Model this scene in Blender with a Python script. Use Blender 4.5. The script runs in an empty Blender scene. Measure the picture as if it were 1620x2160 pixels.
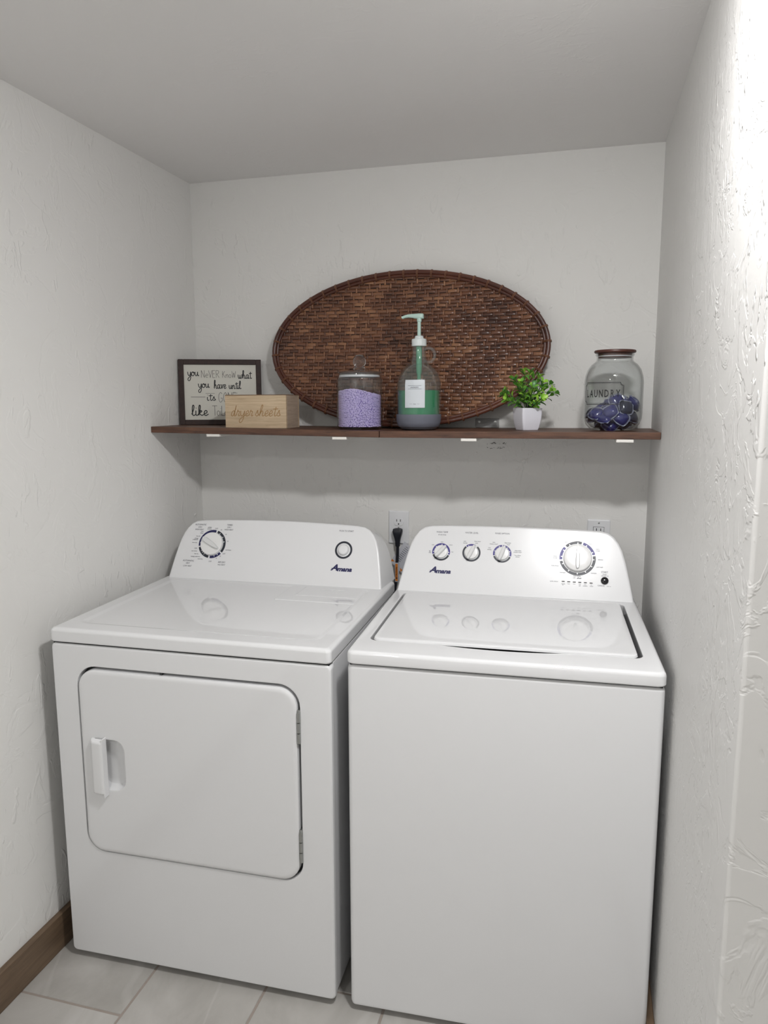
import bpy, bmesh, math, random
from mathutils import Vector, Matrix, Euler
random.seed(7)
S = bpy.context.scene
COL = S.collection
R = math.radians

# ------------------------------------------------------------------ camera
cam_d = bpy.data.cameras.new('camera'); cam = bpy.data.objects.new('camera', cam_d); COL.objects.link(cam)
F_PX = 1541.9
cam_d.sensor_fit = 'VERTICAL'; cam_d.sensor_height = 24.0; cam_d.lens = 24.0 * F_PX / 2160.0
cam_d.clip_start = 0.02
cam.location = (1.3294, -2.3851, 1.4693)
yaw, pit, rol = R(15.0698), R(8.5759), R(-0.1461)
fw = Vector((-math.sin(yaw)*math.cos(pit), math.cos(yaw)*math.cos(pit), -math.sin(pit)))
rt = Vector((math.cos(yaw), math.sin(yaw), 0)); up = rt.cross(fw)
rt2 = rt*math.cos(rol) + up*math.sin(rol); up2 = -rt*math.sin(rol) + up*math.cos(rol)
cam.rotation_euler = Matrix((rt2, up2, -fw)).transposed().to_euler()
S.camera = cam

# ------------------------------------------------------------------ world, lamps, exposure
w = bpy.data.worlds.new('world'); S.world = w; w.use_nodes = True
w.node_tree.nodes['Background'].inputs[0].default_value = (0.9, 0.92, 1, 1)
w.node_tree.nodes['Background'].inputs[1].default_value = 0.3
LAMP = (1.425, -1.505, 2.195); LAMP_S = 222.0; LAMP_COL = (1.0, 0.99, 0.985)
ROOM_LAMP = (0.5, -3.1, 2.195); FILL_LAMP_W = 7.4
S.view_settings.view_transform = 'Standard'; S.view_settings.look = 'None'
S.view_settings.gamma = 1.0; S.view_settings.use_curve_mapping = False
S.view_settings.exposure = 0.5

# ------------------------------------------------------------------ materials
def nodes(name):
    m = bpy.data.materials.new(name); m.use_nodes = True
    nt = m.node_tree; return m, nt, nt.nodes['Principled BSDF']
def N(nt, t, **kw):
    n = nt.nodes.new(t)
    for k, v in kw.items():
        if k in n.inputs: n.inputs[k].default_value = v
        else: setattr(n, k, v)
    return n
def mat(name, col, rough=0.5, metal=0.0, coat=0.0, var=0.0, vscale=20, bump=0.0, bscale=300, spec=0.5):
    m, nt, p = nodes(name)
    p.inputs['Base Color'].default_value = (*col, 1); p.inputs['Roughness'].default_value = rough
    p.inputs['Metallic'].default_value = metal; p.inputs['Coat Weight'].default_value = coat
    p.inputs['Specular IOR Level'].default_value = spec
    tc = N(nt, 'ShaderNodeTexCoord')
    if var:
        no = N(nt, 'ShaderNodeTexNoise', Scale=vscale, Detail=4.0); nt.links.new(tc.outputs['Object'], no.inputs['Vector'])
        mx = N(nt, 'ShaderNodeMixRGB'); mx.inputs[1].default_value = (*[c*(1-var) for c in col], 1); mx.inputs[2].default_value = (*[min(1, c*(1+var)) for c in col], 1)
        nt.links.new(no.outputs['Fac'], mx.inputs[0]); nt.links.new(mx.outputs[0], p.inputs['Base Color'])
    if bump:
        no = N(nt, 'ShaderNodeTexNoise', Scale=bscale, Detail=2.0); nt.links.new(tc.outputs['Object'], no.inputs['Vector'])
        b = N(nt, 'ShaderNodeBump', Strength=bump, Distance=0.001)
        nt.links.new(no.outputs['Fac'], b.inputs['Height']); nt.links.new(b.outputs[0], p.inputs['Normal'])
    return m

def plaster(name, col, strength=0.5, sx=1.0, fs=1.0, matt=True):
    """hand trowelled wall texture: faint orange peel plus scattered trowel ridges"""
    m, nt, p = nodes(name); L = nt.links.new
    p.inputs['Roughness'].default_value = 0.5; p.inputs['Specular IOR Level'].default_value = 0.35
    tc = N(nt, 'ShaderNodeTexCoord'); mp = N(nt, 'ShaderNodeMapping'); L(tc.outputs['Object'], mp.inputs[0])
    mp.inputs['Rotation'].default_value = (0.4, 0.5, 0.3)
    big = N(nt, 'ShaderNodeTexNoise', Scale=7.0*fs, Detail=4.0, Roughness=0.62, Distortion=1.1); L(mp.outputs[0], big.inputs['Vector'])
    r1 = N(nt, 'ShaderNodeValToRGB'); r1.color_ramp.elements[0].position = 0.495; r1.color_ramp.elements[1].position = 0.535
    L(big.outputs['Fac'], r1.inputs[0])
    mp2 = N(nt, 'ShaderNodeMapping'); L(tc.outputs['Object'], mp2.inputs[0]); mp2.inputs['Rotation'].default_value = (0.6, 0.7, 0.2); mp2.inputs['Scale'].default_value = (1.0, 1.0, 0.42)
    scr = N(nt, 'ShaderNodeTexNoise', Scale=38.0*fs, Detail=2.0, Roughness=0.6, Distortion=0.7); L(mp2.outputs[0], scr.inputs['Vector'])
    r2 = N(nt, 'ShaderNodeValToRGB'); r2.color_ramp.elements[0].position = 0.60; r2.color_ramp.elements[1].position = 0.66
    L(scr.outputs['Fac'], r2.inputs[0])
    mask = N(nt, 'ShaderNodeTexNoise', Scale=4.5, Detail=0.0); L(tc.outputs['Object'], mask.inputs['Vector'])
    r3 = N(nt, 'ShaderNodeValToRGB'); r3.color_ramp.elements[0].position = 0.46; r3.color_ramp.elements[1].position = 0.62
    L(mask.outputs['Fac'], r3.inputs[0])
    mu = N(nt, 'ShaderNodeMath', operation='MULTIPLY'); L(r2.outputs[0], mu.inputs[0]); L(r3.outputs[0], mu.inputs[1])
    a1 = N(nt, 'ShaderNodeMath', operation='MULTIPLY_ADD'); L(r1.outputs[0], a1.inputs[0]); a1.inputs[1].default_value = 0.35*sx; L(mu.outputs[0], a1.inputs[2])
    b = N(nt, 'ShaderNodeBump', Strength=strength, Distance=0.0035); L(a1.outputs[0], b.inputs['Height']); L(b.outputs[0], p.inputs['Normal'])
    p.inputs['Base Color'].default_value = (*col, 1)
    if matt:      # flat wall paint: a plain diffuse surface
        d = N(nt, 'ShaderNodeBsdfDiffuse'); d.inputs[0].default_value = (*col, 1); L(b.outputs[0], d.inputs['Normal'])
        L(d.outputs[0], nt.nodes['Material Output'].inputs[0]); nt.nodes.remove(p)
    return m

def wood(name, dark, light, scale=(2, 30, 30), rough=0.55, axis_rot=(0, 0, 0), cont=(0.3, 0.75), bump=0.15):
    m, nt, p = nodes(name); L = nt.links.new
    tc = N(nt, 'ShaderNodeTexCoord'); mp = N(nt, 'ShaderNodeMapping'); L(tc.outputs['Object'], mp.inputs[0])
    mp.inputs['Scale'].default_value = scale; mp.inputs['Rotation'].default_value = axis_rot
    no = N(nt, 'ShaderNodeTexNoise', Scale=4.0, Detail=8.0, Roughness=0.65, Distortion=0.6); L(mp.outputs[0], no.inputs['Vector'])
    r = N(nt, 'ShaderNodeValToRGB'); r.color_ramp.elements[0].position = cont[0]; r.color_ramp.elements[1].position = cont[1]
    r.color_ramp.elements[0].color = (*dark, 1); r.color_ramp.elements[1].color = (*light, 1)
    L(no.outputs['Fac'], r.inputs[0]); L(r.outputs[0], p.inputs['Base Color']); p.inputs['Roughness'].default_value = rough
    b = N(nt, 'ShaderNodeBump', Strength=bump, Distance=0.001); L(no.outputs['Fac'], b.inputs['Height']); L(b.outputs[0], p.inputs['Normal'])
    return m

def thin_glass(name, tint=(0.955, 0.965, 0.965), rough=0.02, haze=0.008):
    """thin clear pane: passes light straight on, mirrors by the Fresnel law"""
    m = bpy.data.materials.new(name); m.use_nodes = True; nt = m.node_tree; nt.nodes.clear(); L = nt.links.new
    o = N(nt, 'ShaderNodeOutputMaterial'); t = N(nt, 'ShaderNodeBsdfTransparent'); t.inputs[0].default_value = (*tint, 1)
    g = N(nt, 'ShaderNodeBsdfGlossy'); g.inputs['Roughness'].default_value = rough
    lw = N(nt, 'ShaderNodeLayerWeight'); lw.inputs[0].default_value = 0.5
    pw = N(nt, 'ShaderNodeMath', operation='POWER'); L(lw.outputs['Facing'], pw.inputs[0]); pw.inputs[1].default_value = 3.2
    f = N(nt, 'ShaderNodeMath', operation='MULTIPLY_ADD'); L(pw.outputs[0], f.inputs[0]); f.inputs[1].default_value = 0.85; f.inputs[2].default_value = 0.04
    mx = N(nt, 'ShaderNodeMixShader'); L(f.outputs[0], mx.inputs[0]); L(t.outputs[0], mx.inputs[1]); L(g.outputs[0], mx.inputs[2])
    df = N(nt, 'ShaderNodeBsdfDiffuse'); df.inputs[0].default_value = (0.7, 0.72, 0.72, 1); m2 = N(nt, 'ShaderNodeMixShader'); m2.inputs[0].default_value = haze
    L(mx.outputs[0], m2.inputs[1]); L(df.outputs[0], m2.inputs[2]); L(m2.outputs[0], o.inputs[0])
    return m

M = {}
M['wall'] = plaster('wall_paint', (0.80, 0.795, 0.775), 0.42)
M['wall_r'] = plaster('wall_paint_rough', (0.80, 0.795, 0.78), 0.45, 0.7, 1.5, False)
M['ceil'] = plaster('ceiling_paint', (0.85, 0.84, 0.83), 0.14)
M['white'] = mat('white_enamel', (0.77, 0.775, 0.785), 0.02, coat=0.0)
M['plastic'] = mat('white_plastic', (0.80, 0.805, 0.815), 0.24, spec=0.4)
M['knob'] = mat('knob_plastic', (0.84, 0.84, 0.835), 0.22)
M['knob_clear'] = mat('grip_plastic', (0.76, 0.765, 0.765), 0.15)
M['gap'] = mat('dark_gap', (0.02, 0.021, 0.024), 0.6)
M['steel'] = mat('zinc_steel', (0.45, 0.46, 0.45), 0.38, metal=1.0)
M['navy'] = mat('navy_ink', (0.012, 0.012, 0.085), 0.4)
M['blue'] = mat('violet_blue_ink', (0.045, 0.035, 0.23), 0.4)
M['char'] = mat('charcoal_ink', (0.018, 0.022, 0.034), 0.4)
M['ink'] = mat('grey_ink', (0.07, 0.07, 0.10), 0.5)
M['black'] = mat('black_rubber', (0.008, 0.009, 0.016), 0.45)
M['btn'] = mat('black_button', (0.012, 0.011, 0.014), 0.15)
M['outlet'] = mat('outlet_plastic', (0.80, 0.81, 0.83), 0.3)
M['slot'] = mat('slot_dark', (0.012, 0.012, 0.012), 0.6)
M['shelf'] = wood('walnut_stained_board', (0.034, 0.015, 0.010), (0.19, 0.088, 0.050), (2.0, 22, 22), 0.5)
M['base'] = wood('brown_baseboard', (0.095, 0.063, 0.038), (0.21, 0.14, 0.088), (20, 1.5, 20), 0.5, cont=(0.25, 0.8))
M['frame'] = wood('dark_frame_wood', (0.014, 0.005, 0.004), (0.040, 0.015, 0.011), (18, 18, 18), 0.6)
M['pine'] = wood('pale_pine', (0.40, 0.285, 0.17), (0.62, 0.485, 0.33), (2.5, 30, 40), 0.6, cont=(0.2, 0.62))
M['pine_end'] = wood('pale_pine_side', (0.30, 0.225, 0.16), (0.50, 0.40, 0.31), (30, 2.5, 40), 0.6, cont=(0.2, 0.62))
M['pinetop'] = wood('brown_box_lid', (0.10, 0.05, 0.025), (0.22, 0.12, 0.06), (3, 30, 30), 0.6)
M['tan'] = mat('tan_engraving', (0.33, 0.185, 0.065), 0.7)
M['paper'] = mat('cream_board', (0.66, 0.65, 0.59), 0.65, var=0.02)
M['inkblack'] = mat('black_print', (0.006, 0.006, 0.008), 0.5)
M['glass'] = thin_glass('clear_glass')
M['glass2'] = thin_glass('clear_glass_jug', (0.93, 0.945, 0.94), haze=0.03)
M['glass3'] = thin_glass('thick_clear_glass', (0.86, 0.88, 0.88), haze=0.06)
M['boot'] = mat('slate_silicone', (0.15, 0.16, 0.20), 0.65)
M['green'] = mat('green_detergent', (0.006, 0.26, 0.105), 0.12)
M['beads'] = mat('lilac_beads', (0.68, 0.57, 0.93), 0.42, var=0.1, vscale=140)
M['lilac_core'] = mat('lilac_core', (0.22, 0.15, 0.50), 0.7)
M['label'] = mat('label_white', (0.66, 0.70, 0.74), 0.45)
M['potw'] = mat('white_ceramic', (0.78, 0.78, 0.85), 0.28)
M['redwood'] = wood('red_brown_lid', (0.05, 0.016, 0.012), (0.13, 0.045, 0.03), (6, 20, 20), 0.4)
M['gasket'] = mat('clear_gasket', (0.62, 0.63, 0.65), 0.3)
M['bracket'] = mat('white_bracket', (0.84, 0.82, 0.78), 0.4)
M['plate'] = mat('grey_bracket_plate', (0.33, 0.33, 0.33), 0.45)
M['orange'] = mat('orange_tape', (0.75, 0.24, 0.03), 0.5)
M['tag'] = mat('tag_paper', (0.62, 0.63, 0.68), 0.6)
M['scuff'] = mat('dark_scuff', (0.05, 0.05, 0.045), 0.8)
M['soil'] = mat('dark_moss', (0.02, 0.03, 0.012), 0.9, var=0.5, vscale=200, bump=1, bscale=200)
M['grout'] = mat('grout', (0.33, 0.285, 0.25), 0.85, var=0.1, vscale=60, bump=0.4, bscale=400)
M['lampwhite'] = mat('lamp_white', (0.8, 0.8, 0.8), 0.4)

def pump_mat():
    m, nt, p = nodes('mint_plastic'); p.inputs['Base Color'].default_value = (0.56, 0.76, 0.69, 1); p.inputs['Roughness'].default_value = 0.35
    p.inputs['Transmission Weight'].default_value = 0.15; return m
M['mint'] = pump_mat()
M['capw'] = mat('frosted_cap', (0.68, 0.73, 0.73), 0.4)
M['tube'] = mat('green_tube', (0.13, 0.42, 0.26), 0.3)
m, nt, p = nodes('pod_film'); p.inputs['Base Color'].default_value = (0.013, 0.016, 0.15, 1); p.inputs['Roughness'].default_value = 0.18; p.inputs['Coat Weight'].default_value = 0.6
M['pod'] = m
m, nt, p = nodes('pod_dark'); p.inputs['Base Color'].default_value = (0.010, 0.013, 0.045, 1); p.inputs['Roughness'].default_value = 0.2; p.inputs['Coat Weight'].default_value = 0.6
M['pod2'] = m
M['film'] = mat('pod_seam_film', (0.24, 0.26, 0.36), 0.25, coat=0.5, var=0.3, vscale=90)
m, nt, p = nodes('solid_glass'); p.inputs['Roughness'].default_value = 0.02; p.inputs['Transmission Weight'].default_value = 1.0; p.inputs['IOR'].default_value = 1.47
M['solidglass'] = m

def leaf_mat():
    m, nt, p = nodes('boxwood_leaf'); L = nt.links.new
    oi = N(nt, 'ShaderNodeObjectInfo'); r = N(nt, 'ShaderNodeValToRGB'); L(oi.outputs['Random'], r.inputs[0])
    r.color_ramp.elements[0].color = (0.04, 0.17, 0.035, 1); r.color_ramp.elements[1].color = (0.33, 0.58, 0.06, 1)
    e = r.color_ramp.elements.new(0.5); e.color = (0.17, 0.43, 0.045, 1)
    L(r.outputs[0], p.inputs['Base Color']); p.inputs['Roughness'].default_value = 0.35; p.inputs['Subsurface Weight'].default_value = 0.0
    return m
M['leaf'] = leaf_mat(); M['stem'] = mat('green_stem', (0.03, 0.08, 0.02), 0.6)

def cane_mat(name, dark, mid, light, island=True):
    m, nt, p = nodes(name); L = nt.links.new
    g = N(nt, 'ShaderNodeNewGeometry'); tc = N(nt, 'ShaderNodeTexCoord')
    no = N(nt, 'ShaderNodeTexNoise', Scale=5.0, Detail=3.0); L(tc.outputs['Object'], no.inputs['Vector'])
    ad = N(nt, 'ShaderNodeMath', operation='MULTIPLY_ADD'); L(g.outputs['Random Per Island'], ad.inputs[0]); ad.inputs[1].default_value = 0.55; 
    mu = N(nt, 'ShaderNodeMath', operation='MULTIPLY_ADD'); L(no.outputs['Fac'], mu.inputs[0]); mu.inputs[1].default_value = 1.7; mu.inputs[2].default_value = -0.62
    L(mu.outputs[0], ad.inputs[2])
    r = N(nt, 'ShaderNodeValToRGB'); r.color_ramp.elements[0].color = (*dark, 1); r.color_ramp.elements[1].color = (*light, 1)
    e = r.color_ramp.elements.new(0.55); e.color = (*mid, 1)
    L(ad.outputs[0], r.inputs[0]); L(r.outputs[0], p.inputs['Base Color']); p.inputs['Roughness'].default_value = 0.30
    mp = N(nt, 'ShaderNodeMapping'); L(tc.outputs['Object'], mp.inputs[0]); mp.inputs['Scale'].default_value = (8, 120, 120)
    n2 = N(nt, 'ShaderNodeTexNoise', Scale=6.0, Detail=3.0); L(mp.outputs[0], n2.inputs['Vector'])
    b = N(nt, 'ShaderNodeBump', Strength=0.3, Distance=0.0006); L(n2.outputs['Fac'], b.inputs['Height']); L(b.outputs[0], p.inputs['Normal'])
    return m
M['cane'] = cane_mat('woven_cane', (0.046, 0.015, 0.008), (0.150, 0.058, 0.028), (0.33, 0.16, 0.078))
M['caneback'] = mat('cane_back', (0.030, 0.013, 0.008), 0.7)
M['rim'] = cane_mat('rim_cane', (0.040, 0.012, 0.008), (0.095, 0.030, 0.018), (0.17, 0.06, 0.033))
M['tie'] = mat('rim_binding', (0.19, 0.085, 0.045), 0.4, var=0.3, vscale=60)

def tile_mat():
    m, nt, p = nodes('stone_look_tile'); L = nt.links.new
    tc = N(nt, 'ShaderNodeTexCoord'); oi = N(nt, 'ShaderNodeObjectInfo')
    sc = N(nt, 'ShaderNodeVectorMath', operation='SCALE'); cx = N(nt, 'ShaderNodeCombineXYZ')
    for i in range(3): L(oi.outputs['Random'], cx.inputs[i])
    L(cx.outputs[0], sc.inputs[0]); sc.inputs['Scale'].default_value = 37.0
    ad = N(nt, 'ShaderNodeVectorMath', operation='ADD'); L(tc.outputs['Object'], ad.inputs[0]); L(sc.outputs[0], ad.inputs[1])
    mp = N(nt, 'ShaderNodeMapping'); L(ad.outputs[0], mp.inputs[0]); mp.inputs['Scale'].default_value = (1.0, 0.5, 1.0); mp.inputs['Rotation'].default_value = (0, 0, -0.55)
    no = N(nt, 'ShaderNodeTexNoise', Scale=5.0, Detail=7.0, Roughness=0.6, Distortion=0.8); L(mp.outputs[0], no.inputs['Vector'])
    r = N(nt, 'ShaderNodeValToRGB'); r.color_ramp.elements[0].position = 0.3; r.color_ramp.elements[1].position = 0.75
    r.color_ramp.elements[0].color = (0.36, 0.345, 0.32, 1); r.color_ramp.elements[1].color = (0.54, 0.525, 0.50, 1)
    L(no.outputs['Fac'], r.inputs[0])
    ve = N(nt, 'ShaderNodeTexWave', Scale=1.6, Distortion=9.0, Detail=3.0); ve.inputs['Detail Scale'].default_value = 1.4; L(mp.outputs[0], ve.inputs['Vector'])
    rv = N(nt, 'ShaderNodeValToRGB'); rv.color_ramp.elements[0].position = 0.985; rv.color_ramp.elements[1].position = 1.0; L(ve.outputs['Fac'], rv.inputs[0])
    vm = N(nt, 'ShaderNodeMath', operation='MULTIPLY'); L(rv.outputs[0], vm.inputs[0]); vm.inputs[1].default_value = 0.2
    mx = N(nt, 'ShaderNodeMixRGB'); L(vm.outputs[0], mx.inputs[0]); L(r.outputs[0], mx.inputs[1]); mx.inputs[2].default_value = (0.62, 0.61, 0.59, 1)
    L(mx.outputs[0], p.inputs['Base Color']); p.inputs['Roughness'].default_value = 0.5
    n2 = N(nt, 'ShaderNodeTexNoise', Scale=90.0, Detail=4.0); L(ad.outputs[0], n2.inputs['Vector'])
    b = N(nt, 'ShaderNodeBump', Strength=0.25, Distance=0.001); L(n2.outputs['Fac'], b.inputs['Height']); L(b.outputs[0], p.inputs['Normal'])
    return m
M['tile'] = tile_mat()

# ------------------------------------------------------------------ mesh helpers
def mesh(name, verts, faces, smooth=True, angle=35):
    me = bpy.data.meshes.new(name); me.from_pydata([tuple(v) for v in verts], [], faces); me.validate(); me.update()
    bm = bmesh.new(); bm.from_mesh(me)
    if name == 'printed_ring': bmesh.ops.remove_doubles(bm, verts=bm.verts, dist=1e-6)
    bmesh.ops.recalc_face_normals(bm, faces=bm.faces)
    for f in bm.faces: f.smooth = smooth
    if smooth:
        for e in bm.edges:
            if len(e.link_faces) == 2 and e.calc_face_angle(0) > R(angle): e.smooth = False
    bm.to_mesh(me); bm.free(); return me
def link(name, me, m=None, parent=None, loc=None, rot=None):
    o = bpy.data.objects.new(name, me); COL.objects.link(o)
    if m is not None and me is not None and not me.materials: me.materials.append(m)
    if parent is not None: o.parent = parent
    if loc is not None: o.location = loc
    if rot is not None: o.rotation_euler = rot
    return o
def thing(name, label, cat, loc=(0, 0, 0), rotz=0, group=None):
    o = bpy.data.objects.new(name, None); COL.objects.link(o); o.empty_display_size = 0.05
    o.location = loc; o.rotation_euler = (0, 0, rotz); return tag(o, label, cat, group)
def tag(o, label, cat, group=None):
    o['label'] = label; o['category'] = cat
    if group: o['group'] = group
    return o
def struct(o): o['kind'] = 'structure'; return o
class MB:
    """collects geometry for ONE mesh"""
    def __init__(s): s.v = []; s.f = []
    def add(s, v, f):
        k = len(s.v); s.v += [Vector(x) for x in v]; s.f += [tuple(i+k for i in q) for q in f]; return s
    def loft(s, loops, cap0=True, cap1=True, closed=True):
        n = len(loops[0]); v = [p for l in loops for p in l]; f = []
        for a in range(len(loops)-1):
            for i in range(n if closed else n-1):
                j = (i+1) % n; f.append((a*n+i, a*n+j, (a+1)*n+j, (a+1)*n+i))
        if cap0: f.append(tuple(range(n))[::-1])
        if cap1: f.append(tuple((len(loops)-1)*n+i for i in range(n)))
        return s.add(v, f)
    def box(s, x0, x1, y0, y1, z0, z1, bev=0.0, seg=2):
        bm = bmesh.new(); bmesh.ops.create_cube(bm, size=1)
        for v in bm.verts: v.co = Vector(((x0+x1)/2+v.co.x*(x1-x0), (y0+y1)/2+v.co.y*(y1-y0), (z0+z1)/2+v.co.z*(z1-z0)))
        if bev: bmesh.ops.bevel(bm, geom=bm.edges[:], offset=bev, segments=seg, affect='EDGES', profile=0.5)
        bm.verts.index_update(); s.add([v.co.copy() for v in bm.verts], [tuple(v.index for v in f.verts) for f in bm.faces]); bm.free(); return s
    def lathe(s, prof, n=40, c=(0, 0, 0), axis='z', cap0=False, cap1=False):
        loops = []
        for r, z in prof:
            l = []
            for i in range(n):
                a = 2*math.pi*i/n; x, y = r*math.cos(a), r*math.sin(a)
                l.append(Vector((x, y, z))+Vector(c) if axis == 'z' else Vector((x, -z, y))+Vector(c))
            loops.append(l)
        return s.loft(loops, cap0, cap1)
    def tube(s, pts, r, n=8, cap=True, closed=False):
        pts = [Vector(p) for p in pts]; loops = []; N_ = len(pts); prev = None
        for i, p in enumerate(pts):
            if closed: d = (pts[(i+1) % N_]-pts[i-1]).normalized()
            else: d = (pts[min(i+1, N_-1)]-pts[max(i-1, 0)]).normalized()
            a = prev if prev is not None else (Vector((0, 0, 1)) if abs(d.z) < 0.9 else Vector((1, 0, 0)))
            x = (a-d*a.dot(d)).normalized(); y = d.cross(x); prev = x
            rr = r[i] if isinstance(r, (list, tuple)) else r
            loops.append([p+x*rr*math.cos(2*math.pi*k/n)+y*rr*math.sin(2*math.pi*k/n) for k in range(n)])
        if closed: loops.append(loops[0]); cap = False
        return s.loft(loops, cap, cap)
    def map(s, fn): s.v = [Vector(fn(p)) for p in s.v]; return s
    def build(s, name, m, parent=None, smooth=True, angle=35, loc=None, rot=None):
        me = mesh(name, s.v, s.f, smooth, angle); o = link(name, me, m, parent, loc, rot)
        if smooth and len(me.polygons) < 6000:
            wn = o.modifiers.new('weighted_normal', 'WEIGHTED_NORMAL'); wn.keep_sharp = True; wn.weight = 80
        return o
def rr(x0, x1, y0, y1, r, n=5, m=1):
    """rounded rectangle loop, ccw from lower left; m points along each straight side"""
    pts = []
    for cx, cy, a0, nx in ((x0+r, y0+r, 180, (x1-r, y0)), (x1-r, y0+r, 270, (x1, y1-r)), (x1-r, y1-r, 0, (x0+r, y1)), (x0+r, y1-r, 90, (x0, y0+r))):
        for i in range(n+1):
            a = R(a0+90*i/n); pts.append((cx+r*math.cos(a), cy+r*math.sin(a)))
        last = pts[-1]
        for k in range(1, m): pts.append((last[0]+(nx[0]-last[0])*k/m, last[1]+(nx[1]-last[1])*k/m))
    return pts
def catmull(pts, k=6):
    if len(pts) < 3: return [Vector((*p, 0)) if len(p) == 2 else Vector(p) for p in pts]
    P = [Vector((*p, 0)) if len(p) == 2 else Vector(p) for p in pts]; P = [P[0]*2-P[1]]+P+[P[-1]*2-P[-2]]; out = []
    for i in range(1, len(P)-2):
        for j in range(k):
            t = j/k; a, b, c, d = P[i-1], P[i], P[i+1], P[i+2]
            out.append(0.5*((2*b)+(c-a)*t+(2*a-5*b+4*c-d)*t*t+(3*b-a-3*c+d)*t**3))
    out.append(P[-2]); return out

# printed text (built-in font) as flat polygons -> list of (verts2d, faces)
_tc = {}
def text_poly(s, bold=0.0, res=2):
    key = (s, bold)
    if key in _tc: return _tc[key]
    cu = bpy.data.curves.new('t', 'FONT'); cu.body = s; cu.align_x = 'CENTER'; cu.align_y = 'BOTTOM_BASELINE'; cu.resolution_u = res; cu.offset = bold
    o = bpy.data.objects.new('t', cu); COL.objects.link(o)
    bpy.context.view_layer.update()
    me = bpy.data.meshes.new_from_object(o.evaluated_get(bpy.context.evaluated_depsgraph_get()))
    v = [(p.co.x, p.co.y) for p in me.vertices]; f = [tuple(q.vertices) for q in me.polygons]
    bpy.data.objects.remove(o); bpy.data.curves.remove(cu); bpy.data.meshes.remove(me)
    _tc[key] = (v, f); return v, f
CAP = None
def put_text(mb, s, u, w, h, fn, bold=0.0, shear=0.0, width=None, sx=1.0):
    """cap height h, centred on (u, w); fn maps (u, w) to 3D"""
    global CAP
    if CAP is None: CAP = max(y for x, y in text_poly('H')[0])
    v, f = text_poly(s, bold)
    k = h/CAP; kx = k*sx
    if width: kx = width/(max(x for x, y in v)-min(x for x, y in v))
    mb.add([fn(u+x*kx+shear*(y*k), w+y*k-h/2) for x, y in v], f)

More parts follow.
